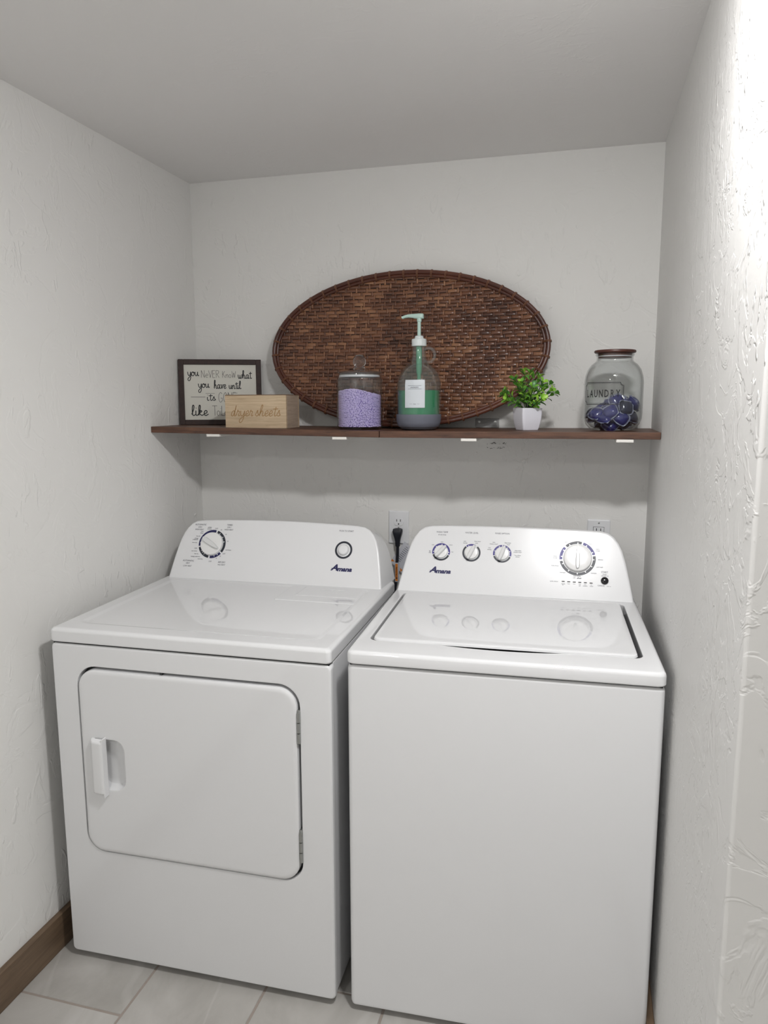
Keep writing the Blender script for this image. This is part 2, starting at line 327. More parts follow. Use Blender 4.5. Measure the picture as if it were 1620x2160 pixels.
# hand lettering: single-stroke glyphs, x-height 1
G = {
 'y': (0.95, [[(0, 1), (.08, .35), (.32, 0), (.6, .35), (.72, 1)], [(.74, 1), (.7, -.4), (.45, -1.15), (.1, -1.15), (.05, -.7), (.45, -.25), (.95, .2)]]),
 'o': (0.85, [[(.35, 1), (.08, .8), (0, .4), (.2, .02), (.5, .1), (.62, .55), (.45, .95), (.3, .9), (.5, .75), (.85, .85)]]),
 'u': (0.95, [[(0, 1), (.05, .3), (.25, 0), (.52, .3), (.62, 1)], [(.63, 1), (.63, .3), (.75, 0), (.95, .2)]]),
 'w': (1.15, [[(0, 1), (.08, .25), (.28, 0), (.48, .4), (.52, .95)], [(.52, .8), (.56, .2), (.75, 0), (.98, .5), (1.0, 1.0), (1.15, .85)]]),
 'h': (0.92, [[(0, .2), (.28, 1.2), (.36, 1.9), (.22, 2.1), (.12, 1.6), (.08, 0)], [(.1, .35), (.35, .95), (.56, .75), (.55, .2), (.68, 0), (.92, .2)]]),
 'a': (0.92, [[(.6, .85), (.35, 1), (.08, .7), (.05, .2), (.25, 0), (.5, .3), (.63, 1)], [(.63, 1), (.6, .3), (.72, 0), (.92, .2)]]),
 't': (0.62, [[(.3, 1.75), (.24, .5), (.34, 0), (.62, .2)], [(-.12, 1.3), (.68, 1.36)]]),
 'v': (0.8, [[(0, .85), (.14, .95), (.28, 0), (.6, .95), (.8, .85)]]),
 'e': (0.72, [[(0, .35), (.42, .5), (.5, .85), (.3, 1.02), (.08, .65), (.12, .12), (.38, 0), (.72, .28)]]),
 'n': (0.9, [[(0, 1), (.04, .0)], [(.05, .4), (.3, .95), (.52, .8), (.52, .2), (.66, 0), (.9, .2)]]),
 'i': (0.42, [[(.05, 1), (.04, .25), (.18, 0), (.42, .2)], [(.08, 1.45), (.12, 1.55)]]),
 'l': (0.6, [[(0, .2), (.3, 1.2), (.38, 1.9), (.24, 2.1), (.12, 1.5), (.14, .25), (.32, 0), (.6, .2)]]),
 'k': (0.82, [[(0, .2), (.26, 1.2), (.32, 1.9), (.2, 2.1), (.1, 1.5), (.08, 0)], [(.1, .35), (.36, 1), (.52, .78), (.16, .48), (.5, .02), (.82, .2)]]),
 's': (0.68, [[(0, .15), (.3, 1.1), (.36, .65), (.52, .3), (.36, 0), (.1, .12)], [(.46, .12), (.68, .25)]]),
 'r': (0.7, [[(0, .15), (.14, 1.12), (.22, .88), (.48, .86), (.42, .2), (.52, 0), (.7, .2)]]),
 'd': (0.95, [[(.56, .82), (.32, 1), (.06, .65), (.05, .2), (.25, 0), (.48, .3), (.66, 2)], [(.66, 2), (.6, .3), (.74, 0), (.95, .2)]]),
 'N': (0.85, [[(0, 0), (.02, 2)], [(.02, 2), (.62, 0)], [(.62, 0), (.62, 2)]]),
 'E': (0.7, [[(.5, 2), (0, 2)], [(0, 2), (0, 0)], [(0, 0), (.5, 0)], [(0, 1.05), (.42, 1.05)]]),
 'V': (0.8, [[(0, 2), (.32, 0)], [(.32, 0), (.64, 2)]]),
 'R': (0.75, [[(0, 0), (0, 2)], [(0, 2), (.4, 1.95), (.52, 1.5), (.3, 1.05), (0, 1)], [(.15, 1), (.58, 0)]]),
 'K': (0.75, [[(0, 0), (0, 2)], [(.5, 2), (0, .9)], [(.12, 1.1), (.55, 0)]]),
 'W': (1.0, [[(0, 2), (.2, 0)], [(.2, 0), (.42, 1.5)], [(.42, 1.5), (.62, 0)], [(.62, 0), (.84, 2)]]),
 'G': (0.85, [[(.62, 1.7), (.35, 2), (.06, 1.5), (.02, .7), (.25, 0), (.6, .3), (.62, .85)], [(.62, .85), (.35, .85)]]),
 'O': (0.8, [[(.32, 2), (.05, 1.5), (.03, .5), (.3, 0), (.58, .5), (.58, 1.5), (.32, 2)]]),
 'T': (0.85, [[(-.1, 2), (.9, 2)], [(.4, 2), (.4, 0)]]),
 'L': (0.6, [[(0, 2), (0, 0)], [(0, 0), (.6, 0)]]),
 'P': (0.7, [[(0, 0), (0, 2)], [(0, 2), (.45, 1.9), (.45, 1.1), (0, 1)]]),
 'ε': (0.62, [[(.05, .55), (.45, .6), (.42, .95), (.2, 1), (.02, .6), (.1, .08), (.45, .1)]]),
 'η': (0.62, [[(0, 1), (0, 0)], [(0, .6), (.25, 1), (.42, .75), (.42, 0)]]),
 'ο': (0.68, [[(.25, 1), (.03, .75), (.03, .25), (.25, 0), (.48, .25), (.48, .75), (.25, 1)]]),
 'ι': (0.25, [[(.05, 1), (.05, 0)], [(.05, 1.4), (.05, 1.5)]]),
 ' ': (0.6, [])}
def ribbon(mb, pts, wd, fn):
    L, Rr = [], []; n = len(pts)
    for i, p in enumerate(pts):
        d = (pts[min(i+1, n-1)]-pts[max(i-1, 0)]);
        d = d.normalized() if d.length > 1e-9 else Vector((1, 0, 0)); q = Vector((-d.y, d.x, 0))*wd/2
        L.append(p+q); Rr.append(p-q)
    v = [fn(p.x, p.y) for p in L+Rr]; mb.add(v, [(i, i+1, n+i+1, n+i) for i in range(n-1)])
def hand(mb, s, x, y, width, xh, wd, fn):
    tot = sum(G[c][0] for c in s); kx = width/tot; cx = x
    for c in s:
        adv, st = G[c]
        for l in st: ribbon(mb, [Vector((cx+q.x*kx, y+q.y*xh, 0)) for q in catmull(l, 5)], wd, fn)
        cx += adv*kx

# ================================================================== THE ROOM
W, H = 1.5343, 2.2107
YB = -3.5; XR = 2.75; YE = -1.425
def wall(name, *b, m='wall', bev=0.0, parent=None): return struct(MB().box(*b, bev=bev, seg=4).build(name, M[m], parent))
wall('wall_back', -0.12, W+0.001, 0.0, 0.12, -0.05, H+0.05)
wall('wall_left', -0.12, 0.0, YB-0.1, 0.0, -0.05, H+0.05)
wall('wall_right', W, XR, YE, 0.12, -0.05, H+0.06, m='wall_r', bev=0.006)
wall('wall_far_right', XR, XR+0.1, YB-0.1, YE+0.02, -0.05, H+0.05)
wall('wall_behind_camera', -0.12, XR+0.1, YB-0.2, YB-0.1, -0.05, H+0.05)
wall('ceiling', -0.12, XR+0.1, YB-0.2, 0.12, H, H+0.1, m='ceil')
rs = random.Random(4); mbs = MB()
for k in range(34):
    x, z = rs.uniform(1.035, 1.10), rs.choice((1.336, 1.3345, 1.322, 1.3195))+rs.uniform(-.002, .002); a, l, b = rs.uniform(-.3, .3), rs.uniform(.002, .008), rs.uniform(.0004, .0011)
    if z > 1.325 and x > 1.09: l *= 0.5
    c_, s_ = math.cos(a), math.sin(a)
    mbs.add([Vector((x+c_*p_-s_*q, -0.0006, z+s_*p_+c_*q)) for p_, q in ((-l/2, 0), (0, -b), (l/2, 0), (0, b))], [(0, 1, 2, 3)])
sc_o = mbs.build('paint_scuff', M['scuff'], bpy.data.objects['wall_back'], smooth=False); sc_o['kind'] = 'stuff'
# floor: grout bed with single tiles
floor = struct(MB().box(-0.12, XR+0.1, YB-0.2, 0.12, -0.06, -0.0018).build('floor', M['grout']))
TP, TL = 0.3055, 0.6096
tile_me = MB().box(-TP/2+0.0032, TP/2-0.0032, -TL/2+0.0032, TL/2-0.0032, -0.012, 0.0, bev=0.0012, seg=1).build('t', M['tile']); t0 = tile_me.data
bpy.data.objects.remove(tile_me)
for i in range(9):
    x0 = -0.0035+i*TP
    off = -1.035-TL*((i % 3)/3.0)
    for j in range(-5, 4):
        yc = off+TL*(j+0.5)
        if yc-TL/2 > -0.02 or yc+TL/2 < YB-0.08: continue
        if x0 > W+0.01 and yc-TL/2 > YE: continue
        link('tile', t0, None, floor, (x0+TP/2, yc, 0), (0, 0, math.pi if (i+j) % 2 else 0))
bb = MB().box(0.0, 0.018, YB, -0.001, 0.0, 0.1, bev=0.003).build('baseboard_left', M['base']); struct(bb)
bb = MB().box(W-0.018, W, YE+0.012, -0.001, 0.0, 0.1, bev=0.003).build('baseboard_right', M['base']); struct(bb)
# the ceiling light over the room (above the frame), and an added fill light behind the camera
def emit(name, col, strength):
    m = bpy.data.materials.new(name); m.use_nodes = True; nt = m.node_tree; nt.nodes.clear()
    e = N(nt, 'ShaderNodeEmission'); e.inputs[0].default_value = (*col, 1); e.inputs[1].default_value = strength
    o = N(nt, 'ShaderNodeOutputMaterial'); nt.links.new(e.outputs[0], o.inputs[0]); return m
def ceiling_light(label, loc, strength, r):
    t = thing('ceiling_light', label, 'ceiling light', (loc[0], loc[1], H))
    MB().lathe([(r+0.02, 0.001), (r+0.02, -0.008), (r+0.012, -0.013), (r+0.001, -0.013), (r+0.001, 0.001)], 48).build('trim_ring', M['lampwhite'], t)
    MB().lathe([(r*math.cos(R(a)), -0.008-r*0.36*math.sin(R(a))) for a in (0, 25, 50, 72)]+[(0.001, -0.008-r*0.36)], 18).build('globe', emit('lamp_globe', LAMP_COL, strength), t)
ceiling_light('round flush ceiling light above the washer beside the right wall', LAMP, LAMP_S, 0.08)
t = thing('ceiling_light', 'round flush ceiling light farther back in the room', 'ceiling light', (ROOM_LAMP[0], ROOM_LAMP[1], H))  # assumed fitting, added out of view to supply fill light
MB().lathe([(0.1, 0.001), (0.1, -0.008), (0.092, -0.013), (0.081, -0.013), (0.081, 0.001)], 48).build('trim_ring', M['lampwhite'], t)
MB().lathe([(0.08, -0.004), (0.08, -0.010), (0.001, -0.012)], 32).build('diffuser', emit('lamp_diffuser', LAMP_COL, 3.0), t)
d = bpy.data.lights.new('lamp', 'AREA'); d.shape = 'DISK'; d.size = 0.16; d.energy = FILL_LAMP_W; d.color = LAMP_COL
l = bpy.data.objects.new('lamp', d); COL.objects.link(l); l.parent = t; l.location = (0, 0, -0.0165)

# ================================================================== MACHINES
def face_fn(v0, z0, tilt, off=0.0):
    st, ct = math.sin(R(tilt)), math.cos(R(tilt))
    return lambda u, w, d=off: Vector((u, v0+w*st-d*ct, z0+w*ct+d*st))
def console(name, half, uc, v0, z0, tilt, vb, exp, parent):
    """half: left half outline from bottom to crown; loft from face to a rear rim"""
    out = half+[(2*uc-u, w_) for u, w_ in half[::-1]]
    ctr = (uc, sum(w_ for u, w_ in out)/len(out))
    def grow(e): 
        res = []
        n = len(out)
        for i, (u, w_) in enumerate(out):
            if i in (0, n-1): nx, ny = (-1 if i == 0 else 1), 0
            else:
                a, b = out[i-1], out[i+1]; dx, dy = b[0]-a[0], b[1]-a[1]; l = math.hypot(dx, dy) or 1; nx, ny = -dy/l, dx/l
            res.append((u+nx*e, w_+ny*e))
        return res
    f = face_fn(v0, z0, tilt); loops = []
    for e, d in ((-0.007, 0.0), (-0.003, -0.001), (-0.0008, -0.003), (0.0, -0.006)): loops.append([f(u, max(w_, 0) if 0 else w_, d) for u, w_ in grow(e)])
    ct = math.cos(R(tilt))
    def rear(e, v):
        l = []
        for u, w_ in grow(e): l.append(Vector((u, v, z0+max(0, w_-e)*ct*0.86)))
        return l
    last = loops[-1]; rr_ = rear(exp, vb)
    for k in (0.35, 0.7, 1.0):
        loops.append([a.lerp(b, k) for a, b in zip(last, rr_)])
    mb = MB().loft(loops, True, True)
    for p_ in mb.v: p_.z = max(p_.z, z0-0.001)
    return mb.build(name, M['plastic'], parent, angle=40), f
def arc_ring(mb, fn, uc, wc, r0, r1, a0, a1, d, step=4):
    n = max(2, int((a1-a0)/step)); v = []; q = []
    for i in range(n+1):
        a = R(a0+(a1-a0)*i/n); s_, c_ = math.sin(a), math.cos(a)
        v += [fn(uc+r0*s_, wc+r0*c_, d), fn(uc+r1*s_, wc+r1*c_, d)]
    mb.add(v, [(2*i, 2*i+1, 2*i+3, 2*i+2) for i in range(n)])
def ring_mark(root, fn, uc, wc, r0, r1, segs, ticks, groove):
    """printed ring round a dial: segs [(a0,a1,mat)], ticks white notches"""
    for a0, a1, m_ in segs:
        mb = MB(); cuts = sorted((t if a0 < t < a1 else t+360) for t in ticks if a0 < t < a1 or a0 < t+360 < a1); cur = a0
        rm = r0+(r1-r0)*0.55
        for t in cuts:
            arc_ring(mb, fn, uc, wc, r0, r1, cur, t-1.6*groove, 0.0004); arc_ring(mb, fn, uc, wc, rm, r1, t-1.6*groove, t+1.6*groove, 0.0004); cur = t+1.6*groove
        arc_ring(mb, fn, uc, wc, r0, r1, cur, a1, 0.0004)
        mb.build('printed_ring', M[m_], root, smooth=False)
def dial(name, root, fn, uc, wc, r, h, ang, grip_l, grip_w, grip_h, m='knob', taper=0.35):
    """round dial with a raised grip bar pointing ang degrees clockwise from up"""
    mb = MB(); n = 48; loops = []
    for rr_, d in ((r*0.98, 0.0), (r, 0.002), (r, h*0.6), (r*0.97, h*0.9), (r*0.92, h), (r*0.5, h+0.0003), (0.0008, h+0.0004)):
        loops.append([fn(uc+rr_*math.cos(2*math.pi*i/n), wc+rr_*math.sin(2*math.pi*i/n), d) for i in range(n)])
    o = mb.loft(loops, True, True).build(name, M[m], root, angle=50)
    g = MB(); a = R(ang); du, dw = math.sin(a), math.cos(a); loops = []
    for sc, d in ((1.0, h*0.9), (0.98, h+grip_h*0.5), (0.86, h+grip_h*0.85), (0.6, h+grip_h)):
        l = []
        for i in range(28):
            t = 2*math.pi*i/28; x = math.cos(t); y = math.sin(t)
            px = grip_l*abs(x)**0.8*(1 if x > 0 else -1)*(0.94+0.06*sc); wloc = grip_w*(1-taper*(x+1)/2)*sc
            py = wloc*abs(y)**0.75*(1 if y > 0 else -1)
            l.append(fn(uc+du*px+dw*py, wc+dw*px-du*py, d))
        loops.append(l)
    g.loft(loops, False, True).build('grip', M['knob_clear'], o, angle=40)
    return o
def disc(fn, uc, wc, prof, n=32):
    return MB().loft([[fn(uc+r*math.cos(2*math.pi*i/n), wc+r*math.sin(2*math.pi*i/n), d) for i in range(n)] for r, d in prof], True, True)
def logo(root, fn, uc, wc, width):
    mb = MB(); k = width
    put_text(mb, 'A', uc-0.35*k, wc+0.035*k, 0.27*k, fn, bold=0.045, shear=0.42, sx=1.15)
    put_text(mb, 'mana', uc+0.15*k, wc-0.03*k, 0.20*k, fn, bold=0.05, shear=0.30, width=0.72*k)
    mb.add([fn(uc-0.50*k, wc-0.035*k), fn(uc-0.49*k, wc-0.005*k), fn(uc-0.12*k, wc+0.0*k), fn(uc-0.12*k, wc-0.03*k)], [(0, 1, 2, 3)])
    return mb.build('logo_lettering', M['navy'], root, smooth=False)
def feet(root, pts, m='knob', h=0.02):
    for x, y in pts:
        MB().lathe([(0.016, 0.0), (0.018, 0.003), (0.018, h*0.6), (0.008, h*0.7), (0.008, h+0.02)], 20, (x, y, 0), cap0=True, cap1=True).build('foot', M[m], root)

# ------------------------------------------------------------------ dryer
DW = 0.737
dr = thing('clothes_dryer', 'white clothes dryer with a front door, standing beside the left wall', 'dryer', (0.0616, -0.8993, 0), R(1.477))
Z0, ZS, ZT = 0.018, 0.877, 0.9145
MB().box(0.004, DW-0.003, 0.0275, 0.66, Z0+0.004, ZS-0.001, bev=0.004).build('cabinet', M['white'], dr)
# front panel with the door opening
n5 = 8
def XZ(l, v): return [Vector((a, v, b)) for a, b in l]
fp = MB(); outer = lambda i, r: rr(0.0+i, DW-i, Z0+i, ZS-0.0015-i, r, n5)
DU0, DU1, DZ0, DZ1, DR = 0.070, 0.659, 0.322, 0.820, 0.052
hole = lambda i: rr(DU0+i, DU1-i, DZ0+i, DZ1-i, DR-i, n5)
fp.loft([XZ(outer(0.001, 0.012), 0.025), XZ(outer(0, 0.012), 0.012), XZ(outer(0.0012, 0.012), 0.004), XZ(outer(0.004, 0.011), 0.0008), XZ(outer(0.008, 0.010), 0.0),
         XZ(hole(-0.004), 0.0), XZ(hole(-0.001), 0.0012), XZ(hole(0), 0.005), XZ(hole(0), 0.022)], False, False)
fp.build('front_panel', M['white'], dr, angle=30)
MB().loft([XZ(hole(0.0), 0.0205), XZ(hole(0.001), 0.0215)]).build('door_opening', M['gap'], dr)
# door
door = MB(); do = lambda i: rr(DU0+0.0045+i, DU1-0.006-i, DZ0+0.0035+i, DZ1-0.0065-i, DR-0.004-i, n5)
sc = lambda i: rr(0.116+i, 0.194-i, 0.500+i, 0.634-i, 0.030-i*0.75, n5)
door.loft([XZ(do(0), 0.0195), XZ(do(0), 0.002), XZ(do(0.0012), -0.0022), XZ(do(0.005), -0.0045), XZ(do(0.012), -0.005), XZ(sc(-0.004), -0.005), XZ(sc(0), -0.0035), XZ(sc(0.003), 0.004), XZ(sc(0.010), 0.012), XZ(sc(0.020), 0.015)], False, True)
dobj = door.build('door', M['white'], dr, angle=30)
hd = MB()
prof = [(0.106, -0.004), (0.1065, -0.012), (0.110, -0.0185), (0.117, -0.0215), (0.136, -0.0235), (0.1415, -0.0235), (0.1445, -0.0215), (0.1445, -0.004), (0.1415, -0.004), (0.1415, -0.0185), (0.117, -0.0165), (0.112, -0.004)]
loops = []
for z, k in ((0.4905, 0.35), (0.4915, 0.75), (0.494, 0.93), (0.499, 1.0), (0.627, 1.0), (0.632, 0.93), (0.6348, 0.75), (0.6358, 0.35)):
    loops.append([Vector((a, -0.004+(b+0.004)*k, z)) for a, b in prof])
hd.loft(loops); hd.box(0.1415, 0.1452, -0.0225, -0.004, 0.4855, 0.6405, bev=0.0012)
hd.build('door_handle', M['plastic'], dobj, angle=40)
for z0, z1 in ((0.678, 0.762), (0.375, 0.461)):
    h = MB().box(DU1-0.0065, DU1+0.0015, -0.002, 0.012, z0, z1, bev=0.0015).build('hinge', M['steel'], dr)
    for k in range(3):
        a = z0+0.003+(z1-z0-0.006)*k/3; b = z0+0.003+(z1-z0-0.006)*(k+1)/3-0.0015
        MB().lathe([(0.0005, a), (0.0036, a+0.0004), (0.0036, b-0.0004), (0.0005, b)], 14, (DU1-0.0022, -0.0036, 0)).build('knuckle', M['steel'], h)
MB().box(0.30, 0.306, 0.002, 0.016, DZ1-0.006, DZ1+0.001, bev=0.001).build('door_catch', M['gap'], dr)
# top panel
def XY(l, z): return [Vector((a, b, z)) for a, b in l]
tp = MB(); to = lambda i, r: rr(0+i, DW-i, -0.003+i, 0.665-i, r, 6)
rc = lambda i: rr(0.045+i, DW-0.048-i, 0.052+i, 0.533-i, 0.028, 6)
tp.loft([XY(to(0.002, 0.012), ZS+0.0025), XY(to(0.0, 0.012), ZS+0.006), XY(to(0, 0.012), ZT-0.010), XY(to(0.0018, 0.012), ZT-0.0045), XY(to(0.006, 0.010), ZT-0.001), XY(to(0.012, 0.008), ZT),
         XY(rc(-0.004), ZT), XY(rc(0), ZT-0.0006), XY(rc(0.008), ZT-0.0024), XY(rc(0.012), ZT-0.0028)], True, True)
tp.build('top_panel', M['white'], dr, angle=35)
MB().box(0.006, DW-0.006, 0.005, 0.655, ZS-0.004, ZS+0.004).build('top_gap', M['gap'], dr)
ll = MB(); lo = lambda i: rr(0.445+i, 0.684-i, 0.378+i, 0.540-i, 0.006, 4); li = lambda i: rr(0.492+i, 0.678-i, 0.43+i, 0.53-i, 0.005, 4)
ll.loft([XY(lo(0), ZT-0.003), XY(lo(0.001), ZT-0.0012), XY(lo(0.003), ZT-0.0006), XY(li(-0.002), ZT-0.0006), XY(li(0), ZT+0.0008), XY(li(0.002), ZT+0.0012)], False, True)
lo_ = ll.build('lint_screen_lid', M['white'], dr, angle=30)
MB().box(0.545, 0.625, 0.498, 0.520, ZT+0.001, ZT+0.0028, bev=0.0008).build('lid_grip', M['white'], lo_)
# console
DV0, DT = 0.546, 24
half = [(.0165, 0), (.0205, .03), (.0262, .068), (.0330, .105), (.0385, .128), (.0460, .149), (.0560, .167), (.0690, .1815), (.0850, .1905), (.110, .1945), (.17, .1975), (.27, .2005), (.3665, .2018)]
con, ff = console('console', half, DW/2, DV0, ZT, DT, 0.69, 0.010, dr)
ft = face_fn(DV0, ZT, DT, 0.0005)
DT_TXT = [
('AUTOMATIC', 0.1014, 0.1772, 5.6), ('DRY', 0.1005, 0.1688, 5.6), ('HIGH HEAT', 0.0995, 0.161, 4.8), ('TIMED', 0.2029, 0.1796, 5.6),
('DRY', 0.2019, 0.1715, 5.6), ('HIGH HEAT', 0.2016, 0.1638, 4.8), ('AUTOMATIC', 0.0781, 0.0567, 5.6), ('DRY', 0.0772, 0.0488, 5.6),
('LOW HEAT', 0.0772, 0.0397, 4.8), ('AIR DRY', 0.1937, 0.0571, 5.6), ('NO HEAT', 0.1943, 0.0489, 4.8), ('OFF', 0.1583, 0.1659, 4.8),
('OFF', 0.0964, 0.0981, 4.8), ('OFF', 0.1533, 0.0579, 4.8), ('OFF', 0.1968, 0.0847, 4.8), ('60', 0.1758, 0.1625, 3.6),
('40', 0.1942, 0.148, 3.6), ('20', 0.2039, 0.1259, 3.6), ('cool down', 0.2099, 0.0977, 3.6), ('20', 0.1853, 0.0763, 3.6),
('10', 0.1728, 0.0688, 3.6), ('wrinkle', 0.1338, 0.1693, 3.6), ('prevent', 0.1336, 0.1641, 3.6), ('cool', 0.1099, 0.1548, 3.6),
('down', 0.1092, 0.1496, 3.6), ('less dry', 0.0987, 0.1389, 3.6), ('energy', 0.0932, 0.1317, 3.6), ('preferred', 0.0899, 0.1269, 3.6),
('more dry', 0.0892, 0.1174, 3.6), ('cool down', 0.0925, 0.0895, 3.6), ('less dry', 0.1018, 0.0807, 3.6), ('energy preferred', 0.0995, 0.0715, 3.6),
('more dry', 0.1177, 0.0644, 3.6), ('PUSH TO START', 0.5938, 0.1751, 5.2)]
mb = MB()
for s, u, w_, h in DT_TXT: put_text(mb, s, u, w_, h/1000*0.92, ft, sx=0.9 if h > 4 else 0.95, bold=0.0 if h > 4 else 0.01)
mb.build('printed_lettering', M['ink'], con, smooth=False)['kind'] = 'stuff'
logo(con, ft, 0.5901, 0.0573, 0.064)
dl = dial('timer_dial', dr, ff, 0.1511, 0.1147, 0.0375, 0.010, 120, 0.033, 0.0105, 0.008, taper=0.55)
ring_mark(dl, ff, 0.1511, 0.1147, 0.0385, 0.0465, [(18, 125, 'char'), (131, 182, 'navy'), (189, 254, 'char'), (260, 371, 'navy')], [32, 55, 78, 145, 161, 214, 225, 235, 274, 290, 302], 1.0)
sb = disc(ff, 0.5911, 0.1149, [(0.0168, 0.0), (0.0168, 0.004), (0.0155, 0.0085), (0.0125, 0.0105), (0.006, 0.0108), (0.001, 0.0109)]).build('start_button', M['plastic'], dr, angle=50)
mb = MB(); arc_ring(mb, ff, 0.5911, 0.1149, 0.0215, 0.0275, 0, 360, 0.0006); mb.build('printed_ring', M['char'], sb, smooth=False)
mb = MB(); 
feet(dr, [(0.05, 0.06), (DW-0.05, 0.06), (0.05, 0.6), (DW-0.05, 0.6)])

# ------------------------------------------------------------------ washer
WW = 0.682
wa = thing('washing_machine', 'white top-loading washing machine with four control dials, next to the right wall', 'washer', (0.836, -0.8796, 0), R(2.6))
WZ0, WZS, WZT = 0.018, 0.8835, 0.9165
cb = MB(); co = lambda i, r=0.012: rr(0+i, WW-i, 0+i, 0.63-i, r, 5)
cb.loft([XY(co(0.006), WZ0), XY(co(0.0015), WZ0+0.002), XY(co(0.0), WZ0+0.010), XY(co(0), WZS-0.010), XY(co(0.0012), WZS-0.0045), XY(co(0.004), WZS-0.0012), XY(co(0.009, .01), WZS)], True, True)
cb.build('cabinet', M['white'], wa, angle=35)
MB().box(0.006, WW-0.006, 0.0045, 0.62, WZS-0.002, WZS+0.0045).build('top_gap', M['gap'], wa)
LU0, LU1, LV0, LV1 = 0.032, 0.646, 0.082, 0.528
tf = MB(); to = lambda i, r: rr(-0.001+i, WW+0.001-i, -0.005+i, 0.635-i, r, 6, 24)
hl = lambda i: rr(LU0+i, LU1-i, LV0+i, LV1-i, 0.022, 6, 24)
def pocket(l, z, dip, fwd):
    o = []
    for a, b in l:
        k = 0.0
        if b < LV0+0.01 and 0.2 < a < 0.48:
            t = (a-0.2)/0.28; k = math.sin(math.pi*t)**0.7
        o.append(Vector((a, b-fwd*k, z-dip*k)))
    return o
tf.loft([XY(to(0.002, 0.016), WZS+0.003), XY(to(0.0, 0.016), WZS+0.006), XY(to(0, 0.016), WZT-0.009), XY(to(0.0016, 0.016), WZT-0.004), XY(to(0.005, 0.014), WZT-0.001), XY(to(0.010, 0.012), WZT),
         pocket(hl(-0.004), WZT, 0.0, 0.014), pocket(hl(-0.001), WZT-0.0010, 0.0, 0.0135), pocket(hl(0), WZT-0.003, 0.004, 0.0130), pocket(hl(0.0), WZT-0.030, 0, 0.0125), pocket(hl(0.02), WZT-0.034, 0, 0)], False, True)
tf.build('top_frame', M['white'], wa, angle=35)
lid = MB(); lo = lambda i, r=0.018: rr(LU0+0.007+i, LU1-0.0095-i, LV0+0.0040+i, LV1-0.002-i, r, 6, 4)
lid.loft([XY(lo(0.010), WZT-0.004), XY(lo(0.001), WZT-0.0042), XY(lo(0), WZT-0.0032), XY(lo(0.0015), WZT+0.0012), XY(lo(0.005, .016), WZT+0.003), XY(lo(0.012, .014), WZT+0.0034), XY(lo(0.05, .03), WZT+0.0034)], True, True)
lid.build('lid', M['white'], wa, angle=35)
WV0, WT = 0.545, 26
half = [(.0058, 0), (.0105, .03), (.0165, .062), (.0228, .0945), (.0285, .120), (.0355, .146), (.0450, .168), (.0580, .187), (.0750, .1995), (.097, .2045), (.15, .2065), (.25, .208), (.337, .2085)]
con, ff = console('console', half, WW/2, WV0, WZT, WT, 0.675, 0.008, wa)
ft = face_fn(WV0, WZT, WT, 0.0005)
WT_TXT = [
('WASH TEMP', 0.1283, 0.1834, 5.2), ('all cold rinses', 0.1287, 0.1753, 3.6), ('cool', 0.1292, 0.1528, 3.4), ('cold', 0.1029, 0.143, 3.4),
('warm', 0.1568, 0.1446, 3.4), ('tap', 0.0948, 0.1238, 3.4), ('cold', 0.0952, 0.1188, 3.4), ('hot', 0.1624, 0.1232, 3.4),
('WATER LEVEL', 0.2168, 0.1841, 5.2), ('auto', 0.1979, 0.1577, 3.4), ('sensing', 0.1992, 0.1524, 3.4), ('deep water', 0.2353, 0.1586, 3.4),
('wash', 0.2325, 0.1531, 3.4), ('RINSE OPTION', 0.3069, 0.1853, 5.2), ('auto', 0.2835, 0.1579, 3.4), ('w/extra rinse*', 0.2831, 0.1525, 3.4),
('auto', 0.2714, 0.1407, 3.4), ('sensing', 0.271, 0.1353, 3.4), ('deep water', 0.3239, 0.1574, 3.4), ('rinse*', 0.3261, 0.1521, 3.4),
('deep water', 0.3542, 0.1352, 3.4), ('w/extra rinse*', 0.3534, 0.1303, 3.4), ('*use w/fabric', 0.3537, 0.1208, 3), ('softener', 0.3539, 0.1162, 3),
('heavy', 0.4908, 0.1667, 3.4), ('normal', 0.5228, 0.1715, 3.4), ('colors', 0.5575, 0.1633, 3.4), ('colors', 0.5776, 0.1488, 3.4),
('w/soak', 0.5783, 0.1439, 3.4), ('delicates', 0.586, 0.1182, 3.4), ('quick wash', 0.5841, 0.0965, 3.4), ('rinse/spin', 0.5679, 0.0782, 3.4),
('clean washer', 0.5223, 0.0677, 3.4), ('with', 0.5148, 0.0622, 3.4), ('affresh', 0.5279, 0.0617, 3.8), ('drain/spin', 0.4822, 0.0763, 3.4),
('bulky/sheets', 0.4609, 0.0954, 3.4), ('whites', 0.4603, 0.1236, 3.4), ('w/soak', 0.4604, 0.1185, 3.4), ('START', 0.5977, 0.0825, 5.4),
('PAUSE/', 0.5978, 0.076, 2.8), ('UNLOCK LID', 0.5985, 0.0715, 2.8), ('CANCEL', 0.5885, 0.043, 4.2), ('hold 3 sec', 0.6094, 0.042, 2.2),
('cycle status', 0.4586, 0.0496, 4), ('sensing', 0.4843, 0.0436, 2.8), ('fill', 0.4836, 0.0401, 2.8), ('wash', 0.4995, 0.0441, 2.8),
('rinse', 0.5149, 0.0441, 2.8), ('final', 0.5302, 0.044, 2.8), ('spin', 0.5302, 0.04, 2.8), ('cycle', 0.5448, 0.0439, 2.8),
('complete', 0.5448, 0.0399, 2.8), ('lid', 0.5617, 0.0439, 2.8), ('locked', 0.5622, 0.0399, 2.8)]
mb = MB()
for s, u, w_, h in WT_TXT: put_text(mb, s, u, w_, h/1000*0.9, ft, sx=0.92, bold=0.03 if s == 'affresh' else (0.008 if h < 4 else 0), shear=0.25 if s == 'affresh' else 0)
mb.build('printed_lettering', M['ink'], con, smooth=False)['kind'] = 'stuff'
logo(con, ft, 0.1296, 0.0651, 0.061)
